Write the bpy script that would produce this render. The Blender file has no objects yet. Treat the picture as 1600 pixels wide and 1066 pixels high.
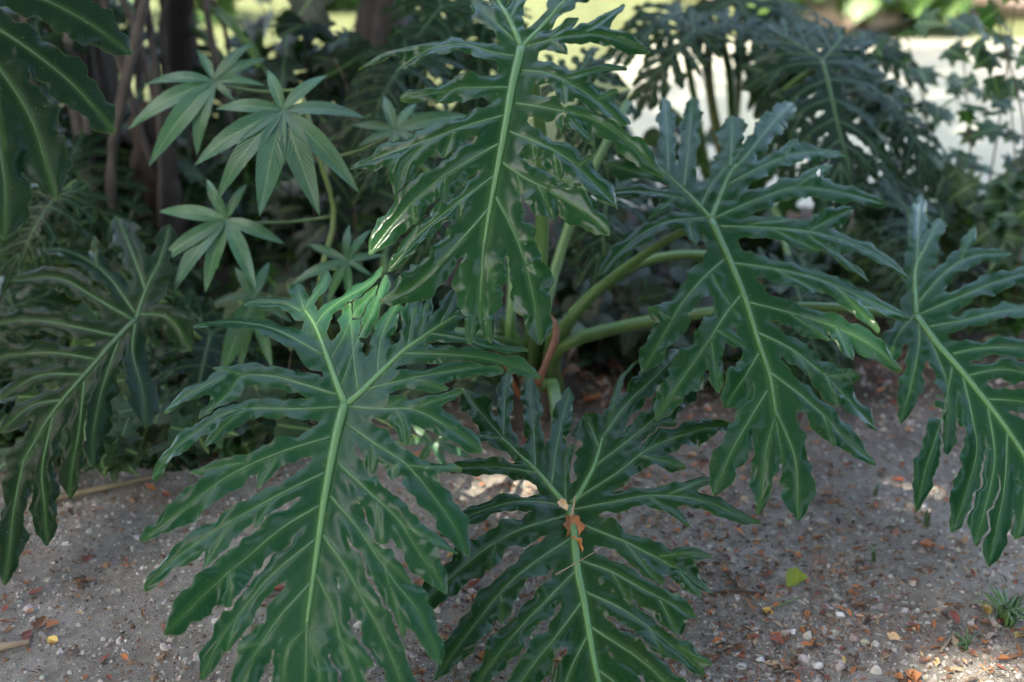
import bpy, math, random
import numpy as np
from mathutils import Vector, Matrix

random.seed(7)
RNG = np.random.default_rng(7)
scene = bpy.context.scene
COL = scene.collection
R = math.radians

# ------------------------------------------------------------------ camera
PITCH = R(22.0)
CAM = Vector((0, 0, 1.5))
cam_data = bpy.data.cameras.new("camera")
cam = bpy.data.objects.new("camera", cam_data)
COL.objects.link(cam)
cam.location = CAM
cam.rotation_euler = (R(90) - PITCH, 0, 0)
cam_data.lens = 50
cam_data.sensor_width = 36
cam_data.clip_start = 0.05
cam_data.clip_end = 500
cam_data.dof.use_dof = True
cam_data.dof.focus_distance = 2.52
cam_data.dof.aperture_fstop = 2.0
scene.camera = cam

# ------------------------------------------------------------------ sky, sun, exposure
SUN_EL, SUN_AZ = R(56), R(222)          # azimuth clockwise from +Y
to_sun = Vector((math.sin(SUN_AZ) * math.cos(SUN_EL), math.cos(SUN_AZ) * math.cos(SUN_EL), math.sin(SUN_EL)))
world = bpy.data.worlds.new("World")
scene.world = world
world.use_nodes = True
wn = world.node_tree
wn.nodes.clear()
sky = wn.nodes.new("ShaderNodeTexSky")
sky.sky_type = 'NISHITA'
sky.sun_disc = False
sky.sun_elevation = SUN_EL
sky.sun_rotation = SUN_AZ
sky.air_density = 1.0
sky.dust_density = 3.0
sky.ozone_density = 1.0
bg = wn.nodes.new("ShaderNodeBackground")
bg.inputs[1].default_value = 0.15
wo = wn.nodes.new("ShaderNodeOutputWorld")
wn.links.new(sky.outputs[0], bg.inputs[0])
wn.links.new(bg.outputs[0], wo.inputs[0])
sd = bpy.data.lights.new("sun", 'SUN')
sd.energy = 2.0
sd.angle = R(0.55)
sd.color = (1.0, 0.95, 0.87)
sun = bpy.data.objects.new("sun", sd)
COL.objects.link(sun)
sun.rotation_euler = (-to_sun).to_track_quat('-Z', 'Y').to_euler()
sun.location = (0, 0, 12)
scene.view_settings.view_transform = 'Standard'
scene.view_settings.look = 'None'
scene.view_settings.exposure = 3.2
scene.view_settings.gamma = 1.0
scene.view_settings.use_curve_mapping = False
scene.view_settings.use_white_balance = True
scene.view_settings.white_balance_temperature = 7150
scene.view_settings.white_balance_tint = 10
scene.cycles.max_bounces = 8
scene.cycles.diffuse_bounces = 3
scene.cycles.glossy_bounces = 3
scene.cycles.transmission_bounces = 4
scene.cycles.sample_clamp_indirect = 4.0
scene.cycles.use_denoising = True

FPX = 1600 * 50 / 36
c_, s_ = math.cos(PITCH), math.sin(PITCH)
FWD = Vector((0, c_, -s_)); UP = Vector((0, s_, c_)); RIGHT = Vector((1, 0, 0))

def ray(px, py):
    return FWD + RIGHT * ((px - 800) / FPX) + UP * (-(py - 533) / FPX)

def at(px, py, d):
    return CAM + ray(px, py) * d

def on_ground(px, py, z=0.0):
    r = ray(px, py)
    return CAM + r * ((z - CAM.z) / r.z)

# ------------------------------------------------------------------ materials
def new_mat(name):
    m = bpy.data.materials.new(name)
    m.use_nodes = True
    nt = m.node_tree
    nt.nodes.clear()
    return m, nt, nt.nodes, nt.links

def nd(nodes, typ, **kw):
    n = nodes.new(typ)
    for k, v in kw.items():
        setattr(n, k, v)
    return n

def leaf_mat(name, col, col2, vein=(0.10, 0.20, 0.06), rough=0.28, spec=0.5, transl=0.18, scale=7.0,
             edge=True, halo=0.0022, uvvein=False, bump=0.15, wear=True):
    m, nt, N, L = new_mat(name)
    out = nd(N, "ShaderNodeOutputMaterial")
    pr = nd(N, "ShaderNodeBsdfPrincipled")
    tr = nd(N, "ShaderNodeBsdfTranslucent")
    mx = nd(N, "ShaderNodeMixShader")
    mx.inputs[0].default_value = transl
    tc = nd(N, "ShaderNodeTexCoord")
    oi = nd(N, "ShaderNodeObjectInfo")
    add = nd(N, "ShaderNodeVectorMath", operation='ADD')
    L.new(tc.outputs["Object"], add.inputs[0]); L.new(oi.outputs["Random"], add.inputs[1])
    nz = nd(N, "ShaderNodeTexNoise"); nz.inputs["Scale"].default_value = scale; nz.inputs["Detail"].default_value = 4
    L.new(add.outputs[0], nz.inputs["Vector"])
    mc = nd(N, "ShaderNodeMix", data_type='RGBA')
    mc.inputs[6].default_value = (*col, 1); mc.inputs[7].default_value = (*col2, 1)
    rp = nd(N, "ShaderNodeMapRange"); rp.inputs[1].default_value = 0.35; rp.inputs[2].default_value = 0.68
    L.new(nz.outputs[0], rp.inputs[0]); L.new(rp.outputs[0], mc.inputs[0])
    last = mc.outputs[2]
    # each plant organ a little lighter or darker
    hs = nd(N, "ShaderNodeHueSaturation")
    mr = nd(N, "ShaderNodeMapRange"); mr.inputs[3].default_value = 0.8; mr.inputs[4].default_value = 1.2
    L.new(oi.outputs["Random"], mr.inputs[0]); L.new(mr.outputs[0], hs.inputs["Value"]); L.new(last, hs.inputs["Color"])
    mh0 = nd(N, "ShaderNodeMapRange"); mh0.inputs[3].default_value = .475; mh0.inputs[4].default_value = .52
    fr = nd(N, "ShaderNodeMath", operation='FRACT'); fm = nd(N, "ShaderNodeMath", operation='MULTIPLY'); fm.inputs[1].default_value = 7.31
    L.new(oi.outputs["Random"], fm.inputs[0]); L.new(fm.outputs[0], fr.inputs[0]); L.new(fr.outputs[0], mh0.inputs[0]); L.new(mh0.outputs[0], hs.inputs["Hue"])
    last = hs.outputs[0]
    if uvvein:
        uv = nd(N, "ShaderNodeUVMap"); sx = nd(N, "ShaderNodeSeparateXYZ"); L.new(uv.outputs[0], sx.inputs[0])
        ab = nd(N, "ShaderNodeMath", operation='ABSOLUTE')
        sb = nd(N, "ShaderNodeMath", operation='SUBTRACT'); sb.inputs[1].default_value = 0.5
        L.new(sx.outputs[0], sb.inputs[0]); L.new(sb.outputs[0], ab.inputs[0])
        v1 = nd(N, "ShaderNodeMapRange"); v1.inputs[1].default_value = 0.012; v1.inputs[2].default_value = 0.04
        v1.inputs[3].default_value = 1; v1.inputs[4].default_value = 0
        L.new(ab.outputs[0], v1.inputs[0])
        mv = nd(N, "ShaderNodeMix", data_type='RGBA'); mv.inputs[7].default_value = (*vein, 1)
        L.new(v1.outputs[0], mv.inputs[0]); L.new(last, mv.inputs[6]); last = mv.outputs[2]
        # side veins
        ma = nd(N, "ShaderNodeMath", operation='MULTIPLY'); ma.inputs[1].default_value = 0.45
        L.new(ab.outputs[0], ma.inputs[0])
        sb2 = nd(N, "ShaderNodeMath", operation='SUBTRACT'); L.new(sx.outputs[1], sb2.inputs[0]); L.new(ma.outputs[0], sb2.inputs[1])
        mu = nd(N, "ShaderNodeMath", operation='MULTIPLY'); mu.inputs[1].default_value = 95.0; L.new(sb2.outputs[0], mu.inputs[0])
        sn = nd(N, "ShaderNodeMath", operation='SINE'); L.new(mu.outputs[0], sn.inputs[0])
        bm_h = sn.outputs[0]
        v2 = nd(N, "ShaderNodeMapRange"); v2.inputs[1].default_value = 0.9; v2.inputs[2].default_value = 1.0
        v2.inputs[3].default_value = 0; v2.inputs[4].default_value = 0.12
        L.new(sn.outputs[0], v2.inputs[0])
        mv2 = nd(N, "ShaderNodeMix", data_type='RGBA'); mv2.inputs[7].default_value = (*vein, 1)
        L.new(v2.outputs[0], mv2.inputs[0]); L.new(last, mv2.inputs[6]); last = mv2.outputs[2]
    if edge:
        at1 = nd(N, "ShaderNodeAttribute", attribute_name="vd")
        h = nd(N, "ShaderNodeMapRange"); h.inputs[1].default_value = 0.0; h.inputs[2].default_value = halo * 4
        h.inputs[3].default_value = 0.22; h.inputs[4].default_value = 0
        L.new(at1.outputs["Fac"], h.inputs[0])
        m1 = nd(N, "ShaderNodeMix", data_type='RGBA'); m1.inputs[7].default_value = (*vein, 1)
        L.new(h.outputs[0], m1.inputs[0]); L.new(last, m1.inputs[6]); last = m1.outputs[2]
        ah = nd(N, "ShaderNodeAttribute", attribute_name="hb")
        hm = nd(N, "ShaderNodeMath", operation='MULTIPLY_ADD'); hm.inputs[1].default_value = 640.0
        hz = nd(N, "ShaderNodeMath", operation='MULTIPLY'); hz.inputs[1].default_value = 9.0; L.new(nz.outputs[0], hz.inputs[0])
        L.new(ah.outputs["Fac"], hm.inputs[0]); L.new(hz.outputs[0], hm.inputs[2])
        hsn = nd(N, "ShaderNodeMath", operation='SINE'); L.new(hm.outputs[0], hsn.inputs[0])
        hr = nd(N, "ShaderNodeMapRange"); hr.inputs[1].default_value = 0.55; hr.inputs[2].default_value = 1.0
        hr.inputs[3].default_value = 0; hr.inputs[4].default_value = 0.035; L.new(hsn.outputs[0], hr.inputs[0])
        mh = nd(N, "ShaderNodeMix", data_type='RGBA'); mh.inputs[7].default_value = (*vein, 1)
        L.new(hr.outputs[0], mh.inputs[0]); L.new(last, mh.inputs[6]); last = mh.outputs[2]
        at2 = nd(N, "ShaderNodeAttribute", attribute_name="edge")
        nsp = nd(N, "ShaderNodeTexNoise"); nsp.inputs["Scale"].default_value = 17; nsp.inputs["Detail"].default_value = 3
        L.new(add.outputs[0], nsp.inputs["Vector"])
        sp = nd(N, "ShaderNodeMath", operation='MULTIPLY_ADD'); sp.inputs[1].default_value = -22.0
        L.new(at2.outputs["Fac"], sp.inputs[0]); L.new(nsp.outputs[0], sp.inputs[2])
        spr = nd(N, "ShaderNodeMapRange"); spr.inputs[1].default_value = 0.74; spr.inputs[2].default_value = 0.77
        spr.inputs[3].default_value = 0; spr.inputs[4].default_value = 0.8; L.new(sp.outputs[0], spr.inputs[0])
        msp = nd(N, "ShaderNodeMix", data_type='RGBA'); msp.inputs[7].default_value = (0.13, 0.085, 0.04, 1)
        L.new(spr.outputs[0], msp.inputs[0]); L.new(last, msp.inputs[6]); last = msp.outputs[2]
        e = nd(N, "ShaderNodeMapRange"); e.inputs[1].default_value = 0.0; e.inputs[2].default_value = 0.0012
        e.inputs[3].default_value = 0.3; e.inputs[4].default_value = 0
        L.new(at2.outputs["Fac"], e.inputs[0])
        m2 = nd(N, "ShaderNodeMix", data_type='RGBA'); m2.inputs[7].default_value = (0.20, 0.25, 0.08, 1)
        L.new(e.outputs[0], m2.inputs[0]); L.new(last, m2.inputs[6]); last = m2.outputs[2]
    if wear:
        nf = nd(N, "ShaderNodeTexNoise"); nf.inputs["Scale"].default_value = scale * 22; nf.inputs["Detail"].default_value = 1
        L.new(add.outputs[0], nf.inputs["Vector"])
        mf = nd(N, "ShaderNodeMapRange"); mf.inputs[1].default_value = 0.73; mf.inputs[2].default_value = 0.78
        mf.inputs[3].default_value = 0; mf.inputs[4].default_value = 0.28
        L.new(nf.outputs[0], mf.inputs[0])
        m3 = nd(N, "ShaderNodeMix", data_type='RGBA'); m3.inputs[7].default_value = (0.20, 0.20, 0.12, 1)
        L.new(mf.outputs[0], m3.inputs[0]); L.new(last, m3.inputs[6]); last = m3.outputs[2]
    L.new(last, pr.inputs["Base Color"])
    tcx = nd(N, "ShaderNodeMix", data_type='RGBA', blend_type='MULTIPLY'); tcx.inputs[0].default_value = 1
    tcx.inputs[7].default_value = (2.2, 2.6, 0.8, 1)
    L.new(last, tcx.inputs[6]); L.new(tcx.outputs[2], tr.inputs[0])
    rn = nd(N, "ShaderNodeMapRange"); rn.inputs[3].default_value = rough - 0.07; rn.inputs[4].default_value = rough + 0.13
    L.new(nz.outputs[0], rn.inputs[0]); L.new(rn.outputs[0], pr.inputs["Roughness"])
    pr.inputs["Specular IOR Level"].default_value = spec
    bp = nd(N, "ShaderNodeBump"); bp.inputs["Strength"].default_value = bump; bp.inputs["Distance"].default_value = 0.004
    if uvvein:
        L.new(bm_h, bp.inputs["Height"]); bp.inputs["Distance"].default_value = 0.0012
    else:
        nb = nd(N, "ShaderNodeTexNoise"); nb.inputs["Scale"].default_value = 60; nb.inputs["Detail"].default_value = 3
        L.new(add.outputs[0], nb.inputs["Vector"]); L.new(nb.outputs[0], bp.inputs["Height"])
    L.new(bp.outputs[0], pr.inputs["Normal"])
    L.new(pr.outputs[0], mx.inputs[1]); L.new(tr.outputs[0], mx.inputs[2]); L.new(mx.outputs[0], out.inputs[0])
    return m

def plain_mat(name, col, col2=None, rough=0.6, scale=10.0, bump=0.3, bscale=40.0, spec=0.4, dist=0.01, stretch=None, rand=0.25):
    m, nt, N, L = new_mat(name)
    out = nd(N, "ShaderNodeOutputMaterial"); pr = nd(N, "ShaderNodeBsdfPrincipled")
    tc = nd(N, "ShaderNodeTexCoord"); mp = nd(N, "ShaderNodeMapping")
    if stretch:
        mp.inputs["Scale"].default_value = stretch
    L.new(tc.outputs["Object"], mp.inputs[0])
    nz = nd(N, "ShaderNodeTexNoise"); nz.inputs["Scale"].default_value = scale; nz.inputs["Detail"].default_value = 5
    L.new(mp.outputs[0], nz.inputs["Vector"])
    mc = nd(N, "ShaderNodeMix", data_type='RGBA')
    mc.inputs[6].default_value = (*col, 1); mc.inputs[7].default_value = (*(col2 or col), 1)
    rp = nd(N, "ShaderNodeMapRange"); rp.inputs[1].default_value = 0.3; rp.inputs[2].default_value = 0.7
    L.new(nz.outputs[0], rp.inputs[0]); L.new(rp.outputs[0], mc.inputs[0])
    oi = nd(N, "ShaderNodeObjectInfo"); hs = nd(N, "ShaderNodeHueSaturation")
    mr = nd(N, "ShaderNodeMapRange"); mr.inputs[3].default_value = 1 - rand; mr.inputs[4].default_value = 1 + rand
    L.new(oi.outputs["Random"], mr.inputs[0]); L.new(mr.outputs[0], hs.inputs["Value"]); L.new(mc.outputs[2], hs.inputs["Color"])
    L.new(hs.outputs[0], pr.inputs["Base Color"])
    pr.inputs["Roughness"].default_value = rough; pr.inputs["Specular IOR Level"].default_value = spec
    nb = nd(N, "ShaderNodeTexNoise"); nb.inputs["Scale"].default_value = bscale; nb.inputs["Detail"].default_value = 5
    L.new(mp.outputs[0], nb.inputs["Vector"])
    bp = nd(N, "ShaderNodeBump"); bp.inputs["Strength"].default_value = bump; bp.inputs["Distance"].default_value = dist
    L.new(nb.outputs[0], bp.inputs["Height"]); L.new(bp.outputs[0], pr.inputs["Normal"])
    L.new(pr.outputs[0], out.inputs[0])
    return m

def vcol_mat(name, rough=0.7, spec=0.3, transl=0.0, bump=0.0):
    """colour of each little piece comes from its own point colour"""
    m, nt, N, L = new_mat(name)
    out = nd(N, "ShaderNodeOutputMaterial"); pr = nd(N, "ShaderNodeBsdfPrincipled")
    a = nd(N, "ShaderNodeAttribute", attribute_name="piece_colour")
    nz = nd(N, "ShaderNodeTexNoise"); nz.inputs["Scale"].default_value = 150
    mu = nd(N, "ShaderNodeMix", data_type='RGBA', blend_type='MULTIPLY'); mu.inputs[0].default_value = 0.5
    L.new(a.outputs["Color"], mu.inputs[6]); L.new(nz.outputs[0], mu.inputs[7])
    L.new(a.outputs["Color"], pr.inputs["Base Color"])
    pr.inputs["Roughness"].default_value = rough; pr.inputs["Specular IOR Level"].default_value = spec
    if transl:
        tr = nd(N, "ShaderNodeBsdfTranslucent"); L.new(a.outputs["Color"], tr.inputs[0])
        mx = nd(N, "ShaderNodeMixShader"); mx.inputs[0].default_value = transl
        L.new(pr.outputs[0], mx.inputs[1]); L.new(tr.outputs[0], mx.inputs[2]); L.new(mx.outputs[0], out.inputs[0])
    else:
        L.new(pr.outputs[0], out.inputs[0])
    return m

M = {}
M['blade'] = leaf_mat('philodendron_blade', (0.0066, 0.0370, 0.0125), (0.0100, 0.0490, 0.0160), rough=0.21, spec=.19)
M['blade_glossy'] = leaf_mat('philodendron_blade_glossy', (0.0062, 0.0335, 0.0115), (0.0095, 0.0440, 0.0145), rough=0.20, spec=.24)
M['blade_dark'] = leaf_mat('philodendron_blade_dark', (0.0042, 0.0175, 0.0074), (0.0064, 0.0235, 0.0094), rough=0.30, spec=.15)  # dark green, lowered further to imitate shade on the rear leaves
M['vein'] = plain_mat('leaf_vein', (0.055, 0.135, 0.041), (0.075, 0.168, 0.052), rough=0.4, scale=6, bump=0.05, rand=0.12)
M['vein_side'] = plain_mat('leaf_side_vein', (0.040, 0.104, 0.033), (0.056, 0.132, 0.042), rough=0.4, scale=6, bump=0.05, rand=0.12)
M['vein_dark'] = plain_mat('leaf_vein_dim', (0.034, 0.082, 0.028), (0.046, 0.102, 0.034), rough=0.45, scale=6, bump=0.05, rand=0.15)
M['petiole'] = plain_mat('petiole_skin', (0.055, 0.125, 0.034), (0.095, 0.175, 0.050), rough=0.38, scale=5, bump=0.08,
                         stretch=(1, 1, 0.2), rand=0.25)
M['petiole_tan'] = plain_mat('petiole_tan', (0.20, 0.17, 0.07), (0.16, 0.20, 0.07), rough=0.45, scale=4, bump=0.08)
M['palmate'] = leaf_mat('palmate_leaflet', (0.026, 0.090, 0.038), (0.036, 0.112, 0.044), vein=(0.10, 0.18, 0.08), rough=0.30, edge=False,
                        uvvein=True, transl=0.13, bump=0.3, scale=9, spec=.5)
M['palmate_stem'] = plain_mat('palmate_stalk', (0.12, 0.20, 0.06), (0.16, 0.22, 0.08), rough=0.45, bump=0.05)
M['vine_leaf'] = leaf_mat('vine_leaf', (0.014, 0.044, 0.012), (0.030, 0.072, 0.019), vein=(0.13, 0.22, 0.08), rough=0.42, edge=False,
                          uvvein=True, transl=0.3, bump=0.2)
M['oak_leaf'] = leaf_mat('lobed_shrub_leaf', (0.0065, 0.019, 0.0095), (0.011, 0.028, 0.0125), vein=(0.07, 0.13, 0.05), rough=0.38, edge=False,  # background leaf colour lowered to imitate shade
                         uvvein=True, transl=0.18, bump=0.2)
M['herb_leaf'] = leaf_mat('herb_leaf', (0.0075, 0.023, 0.0085), (0.017, 0.042, 0.013), vein=(0.06, 0.11, 0.04), rough=0.45, edge=False,  # weed colour lowered to stand in for deep shade
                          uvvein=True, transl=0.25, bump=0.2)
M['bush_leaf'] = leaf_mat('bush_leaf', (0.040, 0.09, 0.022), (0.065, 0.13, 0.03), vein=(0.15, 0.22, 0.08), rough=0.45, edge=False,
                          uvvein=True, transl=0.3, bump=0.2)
M['woody'] = plain_mat('woody_stem', (0.06, 0.042, 0.030), (0.10, 0.075, 0.05), rough=0.8, scale=14, bump=0.6)
M['bark'] = plain_mat('trunk_bark', (0.026, 0.019, 0.015), (0.066, 0.050, 0.040), rough=0.85, scale=9, bump=1.0, bscale=22, dist=0.03,
                      stretch=(1, 1, 0.35))
M['root'] = plain_mat('aerial_root', (0.055, 0.043, 0.036), (0.10, 0.08, 0.068), rough=0.75, scale=12, bump=0.5)
M['dry'] = plain_mat('dry_sheath', (0.22, 0.075, 0.022), (0.34, 0.14, 0.04), rough=0.55, scale=30, bump=0.6, bscale=60, dist=0.004)
M['dry_dark'] = plain_mat('dry_sheath_dark', (0.12, 0.042, 0.018), (0.22, 0.09, 0.035), rough=0.55, scale=25, bump=0.6)
M['twig'] = plain_mat('dry_twig', (0.16, 0.115, 0.075), (0.26, 0.20, 0.13), rough=0.8, scale=20, bump=0.5)
M['stick'] = plain_mat('straw_stick', (0.12, 0.098, 0.055), (0.19, 0.155, 0.095), rough=0.7, scale=15, bump=0.4)
M['stone'] = plain_mat('pale_stone', (0.48, 0.46, 0.43), (0.62, 0.60, 0.57), rough=0.8, scale=20, bump=0.5)
M['rock'] = plain_mat('pink_rock', (0.22, 0.165, 0.135), (0.34, 0.27, 0.225), rough=0.9, scale=5, bump=0.8, bscale=9, dist=0.05)
M['grass'] = plain_mat('grass_blade', (0.045, 0.10, 0.03), (0.08, 0.15, 0.05), rough=0.5, bump=0.0)
M['dropping'] = plain_mat('white_speck', (0.72, 0.73, 0.72), (0.8, 0.8, 0.8), rough=0.7)
DRYCOL = {
    'orange': ((0.30, 0.11, 0.04), (0.42, 0.18, 0.07)),
    'red': ((0.18, 0.05, 0.032), (0.28, 0.085, 0.05)),
    'brown': ((0.15, 0.075, 0.038), (0.24, 0.13, 0.07)),
    'tan': ((0.36, 0.24, 0.13), (0.46, 0.33, 0.20)),
    'yellow': ((0.48, 0.31, 0.06), (0.55, 0.40, 0.12)),
    'dark': ((0.055, 0.036, 0.026), (0.10, 0.066, 0.045)),
    'green': ((0.17, 0.26, 0.025), (0.24, 0.30, 0.03)),
}
for k, (a, b) in DRYCOL.items():
    M['fallen_' + k] = plain_mat('fallen_leaf_' + k, a, b, rough=0.55, scale=60, bump=0.4, bscale=120, dist=0.003, rand=0.3)

# ------------------------------------------------------------------ mesh helpers
def mesh_np(name, verts, faces, mat=None, smooth=True, uv=None, attrs=None, pcol=None):
    me = bpy.data.meshes.new(name)
    me.from_pydata(np.asarray(verts).tolist(), [], faces if isinstance(faces, list) else faces.tolist())
    if smooth:
        me.polygons.foreach_set("use_smooth", np.ones(len(me.polygons), dtype=bool))
    if uv is not None:
        ul = me.uv_layers.new(name="UVMap")
        li = np.empty(len(me.loops), dtype=np.int32); me.loops.foreach_get("vertex_index", li)
        ul.data.foreach_set("uv", np.asarray(uv, dtype=np.float32)[li].ravel())
    if attrs:
        for k, v in attrs.items():
            a = me.attributes.new(k, 'FLOAT', 'POINT'); a.data.foreach_set("value", np.asarray(v, dtype=np.float32))
    if pcol is not None:
        a = me.attributes.new("piece_colour", 'FLOAT_COLOR', 'POINT')
        c = np.ones((len(pcol), 4), dtype=np.float32); c[:, :3] = pcol
        a.data.foreach_set("color", c.ravel())
    if mat:
        me.materials.append(mat)
    me.update()
    return me

def obj(name, data, parent=None, loc=None, mat4=None):
    o = bpy.data.objects.new(name, data)
    COL.objects.link(o)
    if parent is not None:
        o.parent = parent
    if mat4 is not None:
        o.matrix_local = mat4
    elif loc is not None:
        o.location = loc
    return o

def tag(o, label=None, cat=None, group=None, kind=None):
    if label: o['label'] = label
    if cat: o['category'] = cat
    if group: o['group'] = group
    if kind: o['kind'] = kind
    return o

def thing(name, label, cat, loc, group=None):
    return tag(obj(name, None, loc=loc), label, cat, group)

def smooth_path(pts, n):
    """Catmull-Rom through pts (any dimension), n samples, even in arc length"""
    P = np.asarray(pts, dtype=float)
    if len(P) == 2:
        t = np.linspace(0, 1, n)[:, None]
        return P[0] * (1 - t) + P[1] * t
    E = np.vstack([2 * P[0] - P[1], P, 2 * P[-1] - P[-2]])
    out = []
    for i in range(len(P) - 1):
        p0, p1, p2, p3 = E[i:i + 4]
        t = np.linspace(0, 1, 16, endpoint=False)[:, None]
        out.append(0.5 * ((2 * p1) + (-p0 + p2) * t + (2 * p0 - 5 * p1 + 4 * p2 - p3) * t ** 2 + (-p0 + 3 * p1 - 3 * p2 + p3) * t ** 3))
    out.append(P[-1:])
    Q = np.vstack(out)
    s = np.concatenate([[0], np.cumsum(np.linalg.norm(np.diff(Q, axis=0), axis=1))])
    u = np.linspace(0, s[-1], n)
    return np.stack([np.interp(u, s, Q[:, k]) for k in range(P.shape[1])], axis=1)

def tube(path, radii, seg=8, flat=1.0, cap=True, groove=0.0):
    """verts, faces of a tapering tube; groove>0 channels its upper side"""
    P = np.asarray(path, dtype=float); n = len(P)
    T = np.gradient(P, axis=0); T /= np.linalg.norm(T, axis=1)[:, None] + 1e-12
    up = np.array([0, 0, 1.0])
    X = np.cross(T, up)
    bad = np.linalg.norm(X, axis=1) < 0.15
    X[bad] = np.cross(T[bad], np.array([0, 1.0, 0]))
    for i in range(1, n):
        if np.dot(X[i], X[i - 1]) < 0: X[i] *= -1
    X /= np.linalg.norm(X, axis=1)[:, None]
    Z = np.cross(X, T)
    a = np.arange(seg) * 2 * math.pi / seg
    r = np.broadcast_to(np.asarray(radii, dtype=float), (n,))
    ca, sa = np.cos(a), np.sin(a)
    rz = sa * flat
    if groove: rz = np.where(sa > 0.9, sa * (1 - groove), rz)
    V = P[:, None, :] + r[:, None, None] * (ca[None, :, None] * X[:, None, :] + rz[None, :, None] * Z[:, None, :])
    V = V.reshape(-1, 3)
    F = []
    for i in range(n - 1):
        for j in range(seg):
            k = (j + 1) % seg
            F.append((i * seg + j, i * seg + k, (i + 1) * seg + k, (i + 1) * seg + j))
    if cap:
        F.append(tuple(range(seg - 1, -1, -1))); F.append(tuple((n - 1) * seg + j for j in range(seg)))
    return V, F

def merge(parts):
    V, F, off = [], [], 0
    for v, f in parts:
        V.append(v); F += [tuple(i + off for i in q) for q in f]; off += len(v)
    return np.vstack(V), F

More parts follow.
